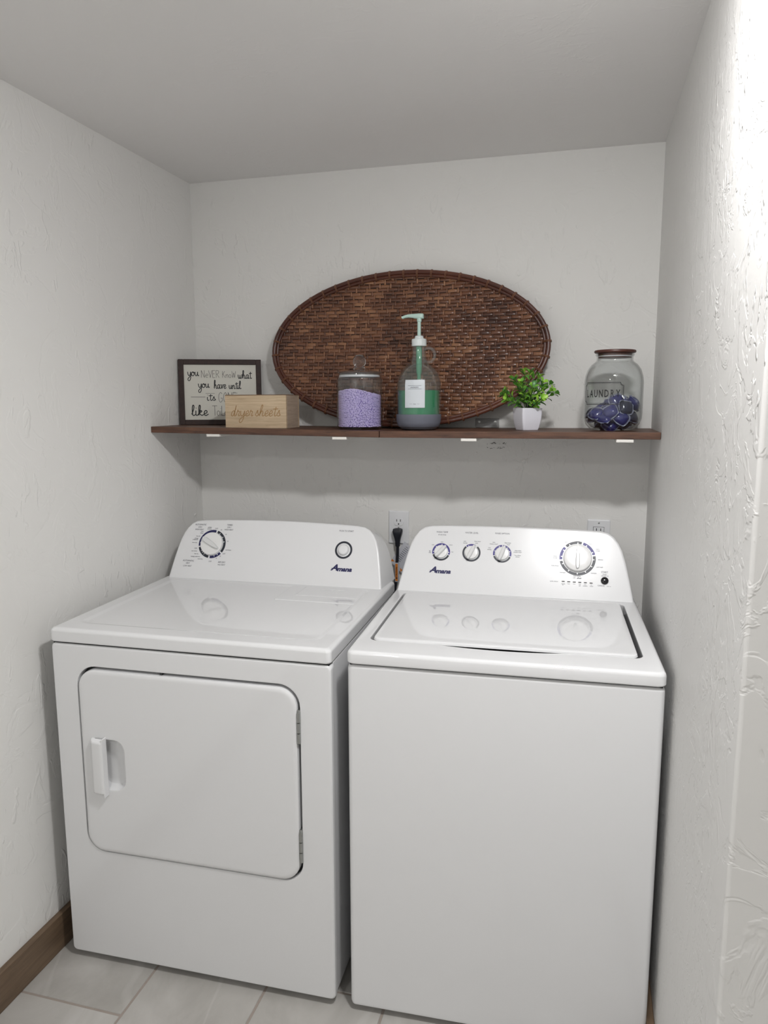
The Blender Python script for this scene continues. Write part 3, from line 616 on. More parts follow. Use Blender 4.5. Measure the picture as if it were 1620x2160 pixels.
for nm, u, w_, ang, segs, ticks in (
    ('temperature_dial', 0.129, 0.1218, 41, [(-105, 107, 'blue'), (113, 250, 'char')], [3, 316-360, 272-360, 92]),
    ('water_level_dial', 0.2191, 0.123, 24, [(-38, 24, 'blue'), (42, 317, 'char')], [-24]),
    ('rinse_dial', 0.309, 0.1237, 20, [(-103, -3, 'blue'), (4, 106, 'blue'), (112, 252, 'char')], [-23, -70, 71, 38])):
    d_ = dial(nm, wa, ff, u, w_, 0.0192, 0.008, ang, 0.0228, 0.0062, 0.010, taper=0.1)
    ring_mark(d_, ff, u, w_, 0.0215, 0.0268, segs, ticks, 2.0)
d_ = dial('cycle_dial', wa, ff, 0.5229, 0.1195, 0.0395, 0.012, 0, 0.033, 0.0075, 0.008, taper=0.45)
ring_mark(d_, ff, 0.5229, 0.1195, 0.0425, 0.0505, [(19, 75, 'blue'), (80, 258, 'char'), (264, 311, 'blue'), (317, 374, 'char')], [0.5, 33, 66, 93, 120, 150, 180, 213, 247, 275, 300, 330], 1.1)
disc(ff, 0.5979, 0.0574, [(0.0105, 0.0), (0.0105, 0.003), (0.0090, 0.0052), (0.005, 0.0064), (0.001, 0.0066)]).build('start_button', M['btn'], wa, angle=50)
for u, w_ in ((0.4844, 0.0501), (0.4997, 0.0499), (0.515, 0.0497), (0.5301, 0.0495), (0.5455, 0.0492), (0.5611, 0.049)):
    l = rr(-0.0042, 0.0042, -0.0014, 0.0014, 0.0012, 3)
    MB().loft([[ff(u+a, w_+b, 0) for a, b in l], [ff(u+a, w_+b, 0.0007) for a, b in l]]).build('indicator_light', M['btn'], wa)
feet(wa, [(0.06, 0.05), (WW-0.06, 0.05), (0.06, 0.56), (WW-0.06, 0.56)], h=0.018)

# ================================================================== OUTLETS AND CORD (on the back wall)
def outlet_duplex():
    t = thing('power_outlet', 'white duplex power outlet with a black plug in its lower socket', 'outlet', (0.7405, 0, 1.0468))
    w_, h_ = 0.035, 0.0565; f = lambda i, y: [Vector((a, y, b)) for a, b in rr(-w_+i, w_-i, -h_+i, h_-i, 0.003, 3)]
    MB().loft([f(0, -0.0002), f(0, -0.004), f(0.0015, -0.0058), f(0.004, -0.0065)]).build('cover_plate', M['outlet'], t)
    for zc in (0.0195, -0.0195):
        mb = MB(); loops = []
        for k, y in ((1.0, -0.006), (1.0, -0.0078), (0.95, -0.0084)):
            l = []
            for i in range(32):
                a = 2*math.pi*i/32; l.append(Vector((0.0172*k*math.cos(a), y, zc+max(-0.0138, min(0.0138, 0.0172*math.sin(a)))*k)))
            loops.append(l)
        so = mb.loft(loops, False, True).build('socket', M['outlet'], t)
        for dx in (-0.0065, 0.0062): MB().box(dx-0.0011, dx+0.0011, -0.0088, -0.008, zc+0.0005, zc+0.0085).build('slot', M['slot'], so)
        MB().lathe([(0.0024, 0.0), (0.0024, 0.0008)], 14, (0, -0.0082, zc-0.0075), 'y', True, True).build('ground_hole', M['slot'], so)
    MB().lathe([(0.003, 0.0), (0.0028, 0.0012), (0.001, 0.0016)], 14, (0, -0.0064, 0), 'y', True, True).build('screw', M['steel'], t)
outlet_duplex()
t = thing('power_outlet', 'white rectangular power outlet partly hidden behind the washer console', 'outlet', (1.3926, 0, 1.0415))
w_, h_ = 0.035, 0.0575; f = lambda i, y: [Vector((a, y, b)) for a, b in rr(-w_+i, w_-i, -h_+i, h_-i, 0.003, 3)]
MB().loft([f(0, -0.0002), f(0, -0.004), f(0.0015, -0.0058), f(0.004, -0.0065)]).build('cover_plate', M['outlet'], t)
MB().box(-0.0168, 0.0168, -0.0069, -0.005, -0.0335, 0.0345, bev=0.0003).build('joint_line', M['gap'], t)
so = MB().box(-0.0158, 0.0158, -0.0085, -0.005, -0.0325, 0.0335, bev=0.001).build('socket', M['outlet'], t)
for zc in (0.021, -0.018):
    for dx in (-0.0065, 0.0062): MB().box(dx-0.0012, dx+0.0012, -0.0089, -0.008, zc+0.001, zc+0.009).build('slot', M['slot'], so)
    MB().lathe([(0.0025, 0.0), (0.0025, 0.0008)], 14, (0, -0.0083, zc-0.007), 'y', True, True).build('ground_hole', M['slot'], so)
MB().lathe([(0.003, 0.0), (0.0028, 0.0012), (0.001, 0.0016)], 14, (0, -0.0064, 0.047), 'y', True, True).build('screw', M['steel'], t)

cord = thing('electrical_cord', 'black power cord with orange caution wrap plugged in between the machines', 'cord', (0.7405, 0, 0))
pl = MB(); loops = []
for z, hw, y0, y1 in ((1.0455, 0.010, -0.010, -0.026), (1.0435, 0.0155, -0.0092, -0.031), (1.036, 0.0165, -0.009, -0.034), (1.026, 0.0145, -0.009, -0.034), (1.012, 0.0105, -0.0105, -0.032), (1.0, 0.0085, -0.012, -0.030), (0.985, 0.0078, -0.013, -0.029), (0.984, 0.0062, -0.0145, -0.027)):
    loops.append([Vector((a, b, z)) for a, b in rr(-hw, hw, y1, y0, min(hw, 0.008)*0.9, 4)])
pl.loft(loops).build('plug', M['black'], cord)
path = catmull([(0, -0.0205, 0.990), (-0.0005, -0.021, 0.95), (-0.003, -0.0225, 0.91), (-0.006, -0.025, 0.86), (-0.010, -0.03, 0.78), (-0.015, -0.035, 0.6), (-0.02, -0.035, 0.3), (-0.02, -0.035, 0.1)], 6)
MB().tube(path, 0.0050, 10).build('cable', M['black'], cord)
wr = MB(); wr.box(-0.0072, 0.0040, -0.0300, -0.0150, 0.862, 0.928, bev=0.0008)
wrap = wr.build('caution_wrap', M['tag'], cord)
MB().box(-0.0058, 0.0026, -0.0304, -0.0300, 0.8655, 0.9255).build('orange_print', M['orange'], wrap)
mb = MB(); fnw = lambda u, w_: Vector((-0.0016-w_, -0.0306, 0.893+u)); put_text(mb, '\u25b2CAUTION', 0, 0, 0.0052, fnw, bold=0.02, width=0.042); mb.build('lettering', M['inkblack'], wrap, smooth=False)
# folded paper warning tag behind the cable
tg = MB(); P4 = [(-0.0285, 0.928), (0.022, 1.000), (0.046, 0.978), (0.040, 0.93), (0.016, 0.885)]
tg.loft([[Vector((a, -0.0115, b)) for a, b in P4], [Vector((a, -0.0108, b)) for a, b in P4]])
tgo = tg.build('paper_tag', M['tag'], cord, smooth=False)
mb = MB()
dx, dz = 0.574, 0.819     # along the tag
for k in range(9):
    o_ = Vector((0.028, 0, 0.981))-Vector((dx, 0, dz))*0.0068*k; q = Vector((dz, 0, -dx)); ln = (0.012, 0.02, 0.024)[min(k, 2)]
    a = o_-q*ln*0.15; b = o_+q*ln*0.55 if k > 1 else o_+q*ln*0.6
    n_ = Vector((dx, 0, dz))*0.0008
    mb.add([Vector((p_.x, -0.0119, p_.z)) for p_ in (a-n_, b-n_, b+n_, a+n_)], [(0, 1, 2, 3)])
for pq in ([(-0.0275, 0.930), (-0.0215, 0.939), (-0.0125, 0.9285)], ):
    pass
mb.build('printed_lines', M['ink'], tgo, smooth=False)
mb = MB()
mb.add([Vector((a, -0.0119, b)) for a, b in ((-0.027, 0.9292), (-0.0215, 0.9375), (-0.0125, 0.9285))], [(0, 1, 2)])
mb.add([Vector((a, -0.0119, b)) for a, b in ((0.0065, 0.908), (0.0145, 0.900), (0.0075, 0.8925))], [(0, 1, 2)])
mb.build('orange_corners', M['orange'], tgo, smooth=False)['kind'] = 'stuff'

# ================================================================== SHELF
XJ = 0.757; SD = 0.311; ST = 0.0192
def zs(x): return 1.393-0.0085*x/XJ if x < XJ else 1.3845+0.0025*(x-XJ)/(W-XJ)
sh = thing('wall_shelf', 'dark stained wooden shelf of two butted boards spanning the alcove', 'shelf', (0, 0, 0))
for a, b in ((0.001, XJ-0.0008), (XJ+0.0008, W-0.001)):
    mb = MB().box(a, b, -SD, -0.001, -ST, 0.0, bev=0.0015)
    mb.map(lambda p_: (p_.x, p_.y, p_.z+zs(min(max(p_.x, 0), W)) if True else 0))
    # keep each board straight: tilt between its own ends
    mb.build('board', M['shelf'], sh)
for x in (0.218, 0.633, 1.02, 1.443):
    zb = zs(x)-ST
    b = MB().box(x-0.0225, x+0.0225, -0.3105, -0.004, zb-0.0085, zb-0.0003, bev=0.0015).build('bracket_arm', M['bracket'], sh)
    p_ = MB().box(x-0.024, x+0.052, -0.005, -0.0005, zs(x)+0.0005, zs(x)+0.030, bev=0.0012).build('bracket_plate', M['plate'], sh)
    for dx in (-0.012, 0.040):
        MB().lathe([(0.0042, 0), (0.004, 0.0012), (0.0015, 0.0016)], 12, (x+dx, -0.005, zs(x)+0.019), 'y', True, True).build('screw', M['steel'], p_)

# ------------------------------------------------------------------ oval woven tray
A_, B_ = 0.447, 0.2425
tray_lean = math.atan2(0.075, 0.485)
tray = thing('woven_tray', 'large oval brown woven cane tray leaning on the wall behind the jars', 'basket tray', (0.7745, -0.0985, zs(0.77)+0.012))
tray.rotation_euler = (-tray_lean, 0, 0)
CZ = B_
def depth(x, z):          # how far the mat sits behind the rim (positive = back)
    r2 = (x/A_)**2+((z-CZ)/B_)**2; return 0.012*(1-min(1, r2)**3)
def edge(z): 
    k = 1-((z-CZ)/B_)**2; return A_*math.sqrt(max(0, k))
PR, PC = 0.01135, 0.0088
weave = MB(); nrow = int(2*B_/PR)
rnd = random.Random(3)
def strip(pts, half, up_axis, th):
    """arched little cane strip through pts (centre line); half = half width"""
    loops = []; n = len(pts)
    for i, p_ in enumerate(pts):
        d = (pts[min(i+1, n-1)]-pts[max(i-1, 0)]).normalized(); s_ = up_axis
        out_ = Vector((0, -1, 0))
        loops.append([p_-s_*half, p_-s_*half*0.55+out_*th, p_+s_*half*0.55+out_*th, p_+s_*half])
    weave.loft(loops, False, False, closed=False)
for r_ in range(nrow):
    z = PR*(r_+0.5); e = edge(z)-0.006
    if e < 0.02: continue
    k0 = int(-e/PC)-4; off = (r_*2+rnd.choice((0, 0, 1))) % 4
    k = k0
    while k*PC < e:
        if (k+off) % 4 == 0:
            # warp bump shows here
            xc = (k+0.5)*PC+rnd.uniform(-1, 1)*0.0006
            if abs(xc) < e:
                hh = PR*0.62; pts = []
                for j in range(5):
                    t_ = j/4*2-1; zz = z+t_*hh; pts.append(Vector((xc, depth(xc, zz)-0.0016*(1-t_*t_)-0.0004+rnd.uniform(0, .0005), zz)))
                strip(pts, PC*0.33, Vector((1, 0, 0)), 0.0013)
            x0, x1 = (k+1)*PC-0.0012, (k+4)*PC+0.0012
            x0, x1 = max(x0, -e), min(x1, e)
            if x1-x0 > 0.004:
                zj = z+rnd.uniform(-1, 1)*0.0012; hgt = 0.0011+rnd.uniform(0, 0.0009); tl = rnd.uniform(-1, 1)*0.0008; pts = []
                for j in range(7):
                    t_ = j/6*2-1; xx = x0+(x1-x0)*j/6; pts.append(Vector((xx, depth(xx, zj)-hgt*(1-t_**4), zj+tl*t_)))
                strip(pts, PR*(0.40+rnd.uniform(0, 0.07)), Vector((0, 0, 1)), 0.0012)
        k += 1
wm = weave.build('woven_mat', M['cane'], tray, angle=80); wm['kind'] = 'stuff'
bk = MB(); loops = []
for rad in (1.0, 0.93, 0.85, 0.7, 0.5, 0.25, 0.02):
    loops.append([Vector((A_*rad*math.cos(2*math.pi*i/72), 0, CZ+B_*rad*math.sin(2*math.pi*i/72))) for i in range(72)])
for l in loops:
    for p_ in l: p_.y = depth(p_.x, p_.z)+0.0018
back_l = [[p_+Vector((0, 0.002, 0)) for p_ in l] for l in loops]
bk.loft(loops, False, True); bk.loft(back_l, False, True)
bk.build('backing', M['caneback'], tray)
def ell(a, b, y, n=120): return [Vector((a*math.cos(2*math.pi*i/n), y, CZ+b*math.sin(2*math.pi*i/n))) for i in range(n)]
for da, y, r_ in ((0.002, -0.004, 0.0068), (-0.0085, -0.0015, 0.0050), (0.0, 0.008, 0.0062)):
    MB().tube(ell(A_+da, B_+da, y), r_, 10, closed=True).build('rim_hoop', M['rim'], tray)
tie = MB(); tl = []
for i in range(20):
    a = 2*math.pi*i/20; tl.append(Vector((0.0128*math.cos(a), 0, 0.0118*math.sin(a))))
for s_ in (-0.0017, 0.0017): tie.tube([p_+Vector((0, s_, 0)) for p_ in tl], 0.0013, 5, closed=True)
tie_o = tie.build('binding', M['tie'], None); tie_me = tie_o.data; bpy.data.objects.remove(tie_o)
per = ell(A_-0.002, B_-0.002, 0.0005, 2000); Ls = [0]
for i in range(2000): Ls.append(Ls[-1]+(per[(i+1) % 2000]-per[i]).length)
nt_ = 48
for k in range(nt_):
    s_ = Ls[-1]*(k+0.3)/nt_; i = next(q for q in range(2000) if Ls[q+1] >= s_)
    p_ = per[i]; d = (per[(i+1) % 2000]-per[i-1]).normalized(); rad = Vector((0, -1, 0)).cross(d)
    mt = Matrix((rad, d, rad.cross(d))).transposed()
    link('binding', tie_me, None, tray, p_, mt.to_euler())

# ------------------------------------------------------------------ framed sign in the left corner
sg = thing('framed_sign', 'dark framed sign with hand-lettered saying, leaning in the left corner of the shelf', 'sign', (0.012, -0.152, zs(0.05)+0.0005), R(24.7))
sg.rotation_euler = (R(-3.5), 0, R(24.7))
SW_, SH_, FB = 0.276, 0.221, 0.0175
def rail(x0, x1, z0, z1): MB().box(x0, x1, 0.0, 0.017, z0, z1, bev=0.0015).build('frame_rail', M['frame'], sg)
rail(0, FB, 0, SH_); rail(SW_-FB, SW_, 0, SH_); rail(FB, SW_-FB, 0, FB); rail(FB, SW_-FB, SH_-FB, SH_)
pan = MB().box(FB-0.002, SW_-FB+0.002, 0.006, 0.010, FB-0.002, SH_-FB+0.002).build('sign_panel', M['paper'], sg)
fs = lambda u, w_: Vector((u, 0.0056, w_))
mb = MB(); hv, th = 0.0026, 0.0011
k_ = SW_/176.0    # metres per photo pixel on the sign
def sx_(zx): return (zx-303)/4.05*k_*0.985
def sz_(zy): return SH_-(zy-150)/4.05*k_*1.02
hand(mb, 'you', sx_(383), sz_(290), 0.037, 0.0135, hv, fs)
hand(mb, 'N\u03b5VER', sx_(500), sz_(305), 0.062, 0.0122, th, fs)
hand(mb, 'K\u03b7\u03bfW', sx_(686), sz_(305), 0.046, 0.0110, th, fs)
hand(mb, 'what', sx_(822), sz_(312), 0.046, 0.0130, hv, fs)
hand(mb, 'you', sx_(472), sz_(390), 0.037, 0.0135, hv, fs)
hand(mb, 'have', sx_(608), sz_(398), 0.041, 0.0135, hv, fs)
hand(mb, 'until', sx_(740), sz_(400), 0.041, 0.0125, hv, fs)
hand(mb, 'its', sx_(545), sz_(500), 0.029, 0.0120, hv, fs)
hand(mb, 'GONE', sx_(645), sz_(515), 0.062, 0.0165, th*1.1, fs)
hand(mb, 'like', sx_(405), sz_(628), 0.056, 0.0165, hv*1.25, fs)
hand(mb, 'T\u03bf\u03b9L\u03b5T', sx_(590), sz_(630), 0.065, 0.0165, th*1.2, fs)
hand(mb, 'PAPER'.replace('A', '\u03b5'), sx_(800), sz_(630), 0.05, 0.013, th, fs) if False else None
ribbon(mb, [Vector((sx_(403), sz_(470), 0)), Vector((sx_(530), sz_(470), 0))], 0.0012, fs)
ribbon(mb, [Vector((sx_(532), sz_(440), 0)), Vector((sx_(612), sz_(440), 0))], 0.0010, fs)
ribbon(mb, [Vector((sx_(775), sz_(437), 0)), Vector((sx_(812), sz_(437), 0))], 0.0010, fs)
mb.build('lettering', M['inkblack'], pan, smooth=False)

# ------------------------------------------------------------------ dryer sheet box
bx = thing('wooden_box', 'pale wooden box engraved dryer sheets at the left end of the shelf', 'box', (0.2385, -0.262, zs(0.34)-0.0006), R(0.6))
BW, BD, BH = 0.206, 0.112, 0.1015
MB().box(0, BW, 0, 0.009, 0, BH, bev=0.0008).build('front_board', M['pine'], bx)
MB().box(0, BW, BD-0.009, BD, 0, BH, bev=0.0008).build('back_board', M['pine'], bx)
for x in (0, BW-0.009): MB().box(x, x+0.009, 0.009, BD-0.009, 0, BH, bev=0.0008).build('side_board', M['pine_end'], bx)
MB().box(0.009, BW-0.009, 0.009, BD-0.009, 0, 0.006).build('bottom_board', M['pine'], bx)
MB().box(0.0005, BW-0.0005, 0.001, BD-0.001, BH, BH+0.0022, bev=0.0006).build('lid', M['pinetop'], bx)
mb = MB(); hand(mb, 'dryer', 0.0195, 0.0375, 0.075, 0.0165, 0.0021, lambda u, w_: Vector((u+0.22*(w_-0.0375), -0.0003, w_)))
hand(mb, 'sheets', 0.1015, 0.0375, 0.0855, 0.0165, 0.0021, lambda u, w_: Vector((u+0.22*(w_-0.0375), -0.0003, w_)))
mb.build('engraved_lettering', M['tan'], bx, smooth=False)

# ------------------------------------------------------------------ lilac bead jar
jx, jy = 0.6655, -0.205; jz = zs(jx)+0.0004
jar = thing('glass_jar', 'clear glass jar with ball-knob lid holding lilac scent beads', 'jar', (jx, jy, jz))
JR = 0.0705
body = [(0.002, 0.004), (JR-0.012, 0.004), (JR-0.006, 0.008), (JR-0.004, 0.016), (JR-0.0035, 0.150), (JR-0.006, 0.155), (JR-0.009, 0.158), (JR-0.009, 0.168), (JR-0.006, 0.1685), (JR-0.005, 0.164), (JR-0.002, 0.156), (JR, 0.149), (JR, 0.012), (JR-0.003, 0.004), (JR-0.010, 0.0), (0.002, 0.0)]
MB().lathe(body, 64).build('jar_body', M['glass'], jar, angle=60)
ld = MB().lathe([(0.001, 0.1795), (0.02, 0.1790), (0.05, 0.1765), (JR-0.003, 0.1735), (JR-0.0005, 0.1715), (JR-0.001, 0.1695), (JR-0.007, 0.1688), (JR-0.010, 0.1660), (JR-0.010, 0.1575), (JR-0.013, 0.1575), (JR-0.014, 0.168), (0.03, 0.172), (0.001, 0.173)], 64).build('lid', M['glass2'], jar, angle=60)
kn = MB().lathe([(0.0012, 0.1790), (0.017, 0.1795), (0.0188, 0.183), (0.0175, 0.187), (0.0135, 0.1885), (0.0165, 0.193), (0.0195, 0.199), (0.0202, 0.205), (0.019, 0.212), (0.0155, 0.219), (0.010, 0.2235), (0.004, 0.2252), (0.0012, 0.2254)], 36, cap0=True, cap1=True).build('knob', M['solidglass'], ld, angle=60)
MB().lathe([(JR-0.0095, 0.1575), (JR-0.0082, 0.158), (JR-0.0078, 0.1605), (JR-0.0085, 0.164), (JR-0.0098, 0.1645)], 64).build('gasket', M['gasket'], ld)
# beads (nobody could count them): spheres packed on the inside of the glass and on the sloping top
ico = bmesh.new(); bmesh.ops.create_icosphere(ico, subdivisions=1, radius=1.0); IV = [v.co.copy() for v in ico.verts]; ico.verts.index_update(); IF = [tuple(v.index for v in f.verts) for f in ico.faces]; ico.free()
br = 0.0027; RI = JR-0.0042-br; beads = MB(); rb = random.Random(11)
def top(x, y): return 0.113+0.004*math.cos(x*30)-0.16*max(0, x-0.0)*1.0-0.05*y-(0.0 if x < 0 else 6.0*x*x*0)
def bead(p_): beads.add([p_+v*br*1.08 for v in IV], IF)
nc = int(2*math.pi*RI/(2*br*0.97)); z = 0.0075+br; row = 0
while z < 0.14:
    for i in range(nc):
        a = 2*math.pi*(i+(row % 2)*0.5)/nc+rb.uniform(-1, 1)*0.02; x, y = RI*math.cos(a), RI*math.sin(a)
        if z < top(x, y): bead(Vector((x+rb.uniform(-.0007, .0002)*math.cos(a), y+rb.uniform(-.0007, .0002)*math.sin(a), z+rb.uniform(-1, 1)*0.0009+0.0003*math.sin(3*a+row*0.7))))
    z += br*1.74; row += 1
st_ = br*1.85
for i in range(-29, 30):
    for j in range(-29, 30):
        x, y = (i+0.5*(j % 2))*st_, j*st_*0.87
        if math.hypot(x, y) < RI-br*0.4: bead(Vector((x+rb.uniform(-1, 1)*.0006, y+rb.uniform(-1, 1)*.0006, top(x, y)+rb.uniform(-1, 1)*0.0009)))
bo = beads.build('scent_beads', M['beads'], None, angle=80, loc=(jx, jy, jz)); tag(bo, 'small round lilac scent beads heaped inside the lidded glass jar', 'beads'); bo['kind'] = 'stuff'
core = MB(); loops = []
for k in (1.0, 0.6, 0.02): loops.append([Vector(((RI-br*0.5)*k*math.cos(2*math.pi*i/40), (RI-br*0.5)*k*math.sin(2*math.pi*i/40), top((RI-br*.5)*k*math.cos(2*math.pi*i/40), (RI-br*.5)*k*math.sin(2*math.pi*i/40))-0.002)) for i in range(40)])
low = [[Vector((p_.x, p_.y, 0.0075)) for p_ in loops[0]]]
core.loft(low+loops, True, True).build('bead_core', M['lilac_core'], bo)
scp = thing('wooden_scoop', 'small brown wooden scoop half buried in the lilac beads', 'scoop', (jx+0.022, jy-0.012, jz+0.112))
MB().tube([(-0.048, 0.0, 0.016), (-0.03, 0.0, 0.0095), (-0.008, 0, 0.003)], [0.0038, 0.0042, 0.0035], 10).build('handle', M['redwood'], scp)
MB().lathe([(0.0005, -0.010), (0.010, -0.008), (0.0155, -0.001), (0.0165, 0.006), (0.0150, 0.006), (0.0140, 0.0), (0.009, -0.006), (0.0005, -0.008)], 24, (0.010, 0, 0.001)).build('bowl', M['redwood'], scp)

# ------------------------------------------------------------------ detergent jug with pump
gx, gy = 0.852, -0.205; gz = zs(gx)+0.0004
jug = thing('pump_bottle', 'glass jug of green laundry detergent with mint pump and grey silicone base', 'bottle', (gx, gy, gz))
GR = 0.0665
outer_p = [(0.002, 0.002), (GR-0.016, 0.002), (GR-0.006, 0.010), (GR-0.001, 0.022), (GR-0.0004, 0.05), (GR-0.0004, 0.132), (GR-0.0012, 0.140), (0.0640, 0.148), (0.0603, 0.159), (0.0550, 0.170), (0.0470, 0.181), (0.0370, 0.190), (0.0295, 0.1945), (0.0258, 0.198), (0.0245, 0.203), (0.0222, 0.213), (0.0205, 0.226), (0.0195, 0.250)]
inner_p = [(max(0.001, r_-0.003), z_+0.001) for r_, z_ in outer_p[::-1]]
MB().lathe(outer_p+inner_p, 64).build('jug_body', M['glass2'], jug, angle=60)
hp = []
for i in range(21):
    a = R(125-250*i/20); hp.append((0.0280+0.0200*math.cos(a), 0, 0.221+0.0205*math.sin(a)))
MB().tube(hp, 0.0046, 12).build('handle', M['glass3'], jug, angle=70)
MB().lathe([(0.001, 0.0), (GR-0.022, 0.0), (GR-0.0125, 0.0045), (GR-0.0045, 0.014), (GR+0.0005, 0.028), (GR+0.0014, 0.0455), (GR+0.0008, 0.0468), (GR-0.0002, 0.0462), (GR-0.0002, 0.025), (GR-0.004, 0.0115), (GR-0.018, 0.0018), (0.001, 0.0018)], 64).build('silicone_base', M['boot'], jug, angle=60)
MB().lathe([(0.001, 0.0035), (GR-0.020, 0.0035), (GR-0.0095, 0.012), (GR-0.0042, 0.024), (GR-0.0036, 0.05), (GR-0.0036, 0.117), (GR-0.006, 0.1176), (0.001, 0.1176)], 64).build('detergent', M['green'], jug, angle=50)
# label wraps the front
lb = MB(); lv = []
a0 = math.degrees(math.atan2(-2.2, 0.3)); LR = GR+0.0006
lw = 0.060/LR; cen = R(a0-6.5)
for z_ in (0.0665, 0.1475):
    lv.append([Vector(((LR if z_ < .12 else LR-0.006)*math.cos(cen-lw/2+lw*i/12), (LR if z_ < .12 else LR-0.006)*math.sin(cen-lw/2+lw*i/12), z_)) for i in range(13)])
zsx = [0.0665, 0.09, 0.112, 0.122, 0.131, 0.140, 0.1475]; lv = []
def glass_r(z_):
    for (r0, z0_), (r1, z1_) in zip(outer_p, outer_p[1:]):
        if z0_ <= z_ <= z1_ and z1_ > z0_: return r0+(r1-r0)*(z_-z0_)/(z1_-z0_)
    return GR
def lab_pt(u, z_, d=0.0007): r_ = glass_r(z_)+d; a = cen+u/GR; return Vector((r_*math.cos(a), r_*math.sin(a), z_))
for z_ in zsx: lv.append([lab_pt(-0.0305+0.061*i/12, z_) for i in range(13)])
lab = MB().loft(lv, False, False, closed=False).build('paper_label', M['label'], jug, angle=70)
mb = MB(); fl = lambda u, z_: lab_pt(u, z_, 0.0011)
put_text(mb, 'LAUNDRY', 0, 0.1255, 0.0038, fl, width=0.025, bold=0.01)
for z_ in (0.1305, 0.1205):
    mb.add([fl(-0.020+0.04*i/6, z_+d) for d in (-.0003, .0003) for i in range(7)], [(i, i+1, 8+i, 7+i) for i in range(6)])
put_text(mb, 'Soap', 0, 0.0775, 0.0030, fl, shear=0.2)
for x0 in (-0.015, 0.007): mb.add([fl(x0, 0.0772), fl(x0+0.008, 0.0772), fl(x0+0.008, 0.0777), fl(x0, 0.0777)], [(0, 1, 2, 3)])
mb.build('label_print', M['ink'], lab, smooth=False)
# pump
pm = MB().lathe([(0.018, 0.247), (0.0222, 0.248), (0.0222, 0.266), (0.0205, 0.2685), (0.0135, 0.270), (0.0125, 0.276), (0.010, 0.278), (0.006, 0.278)], 40, cap0=True, cap1=True).build('pump_collar', M['capw'], jug, angle=40)
MB().lathe([(0.0053, 0.276), (0.0053, 0.318), (0.0068, 0.319), (0.0072, 0.331), (0.0068, 0.333)], 24, cap0=True, cap1=True).build('pump_stem', M['mint'], jug, angle=40)
hdm = MB(); loops = []
for x, hw, z0_, z1_ in ((0.0135, 0.0045, 0.3275, 0.340), (0.011, 0.0075, 0.327, 0.342), (0.0, 0.0085, 0.327, 0.3425), (-0.012, 0.0075, 0.3275, 0.342), (-0.02, 0.0065, 0.330, 0.3418), (-0.034, 0.0052, 0.3315, 0.3405), (-0.044, 0.0045, 0.330, 0.3385), (-0.050, 0.004, 0.3275, 0.336), (-0.0535, 0.0035, 0.331, 0.3352)):
    loops.append([Vector((x, a, b)) for a, b in rr(-hw, hw, z0_, z1_, min(hw, (z1_-z0_)/2)*0.7, 3)])
hdm.loft(loops).build('pump_spout', M['mint'], jug, angle=50)
MB().lathe([(0.0088, 0.247), (0.0088, 0.190), (0.0080, 0.172), (0.0058, 0.164), (0.0055, 0.150)], 20, (0.0, 0, 0), cap0=True, cap1=True).build('pump_cylinder', M['tube'], jug, angle=50)
MB().lathe([(0.0042, 0.150), (0.0042, 0.10)], 14, cap0=True, cap1=True).build('dip_tube', M['mint'], jug)

# ------------------------------------------------------------------ potted plant
px_, py_ = 1.1745, -0.195; pz = zs(px_)+0.0003
pot = thing('potted_plant', 'small artificial boxwood plant in a white faceted square pot', 'plant', (px_, py_, pz), R(32.7))
def sq(s_, z_, r_=0.005, bul=0.0):
    l = rr(-s_/2, s_/2, -s_/2, s_/2, r_, 3, 6); o = []
    for a, b in l: o.append(Vector((a*(1+bul*(1-(2*b/s_)**2)*(abs(a) > s_*0.45)), b*(1+bul*(1-(2*a/s_)**2)*(abs(b) > s_*0.45)), z_)))
    return o
MB().loft([sq(0.047, 0.0), sq(0.0495, 0.001), sq(0.0545, 0.010), sq(0.0590, 0.022), sq(0.0620, 0.034), sq(0.0637, 0.047), sq(0.0640, 0.058), sq(0.0640, 0.0635), sq(0.0632, 0.0645), sq(0.0600, 0.0645), sq(0.0590, 0.056)], True, False).build('pot', M['potw'], pot, angle=40)
so_ = MB().loft([sq(0.0588, 0.0565), sq(0.03, 0.060), sq(0.01, 0.062, 0.002)], False, True).build('moss', M['soil'], pot)
lm = MB(); ol = [(0, 0), (0.0028, 0.004), (0.0046, 0.009), (0.0048, 0.0128), (0.0030, 0.0158), (0, 0.0168)]
lv = []
for x, y in ol: lv.append(((-x, y, 0.0016*(x/0.0048)+0.0022*math.sin(y*150)), (0, y, 0.0022*math.sin(y*150)), (x, y, 0.0016*(x/0.0048)+0.0022*math.sin(y*150))))
lo_ = lm.loft([[Vector(p_) for p_ in l] for l in lv], False, False, closed=False).build('leaf', M['leaf'], None, angle=80); leaf_me = lo_.data; bpy.data.objects.remove(lo_)
rp = random.Random(21); nl = 0
sprigs = [(-44, 4, 0.084), (-36, -16, 0.086), (-20, 14, 0.104), (-18, -8, 0.096), (-8, -26, 0.090), (-6, 6, 0.113), (-12, 30, 0.084), (2, -8, 0.108), (6, 18, 0.106), (10, -34, 0.082), (15, 2, 0.104), (22, -18, 0.096), (22, 24, 0.086), (31, 4, 0.098), (38, -12, 0.088), (44, 10, 0.090), (-40, -30, 0.070), (30, -40, 0.068)]
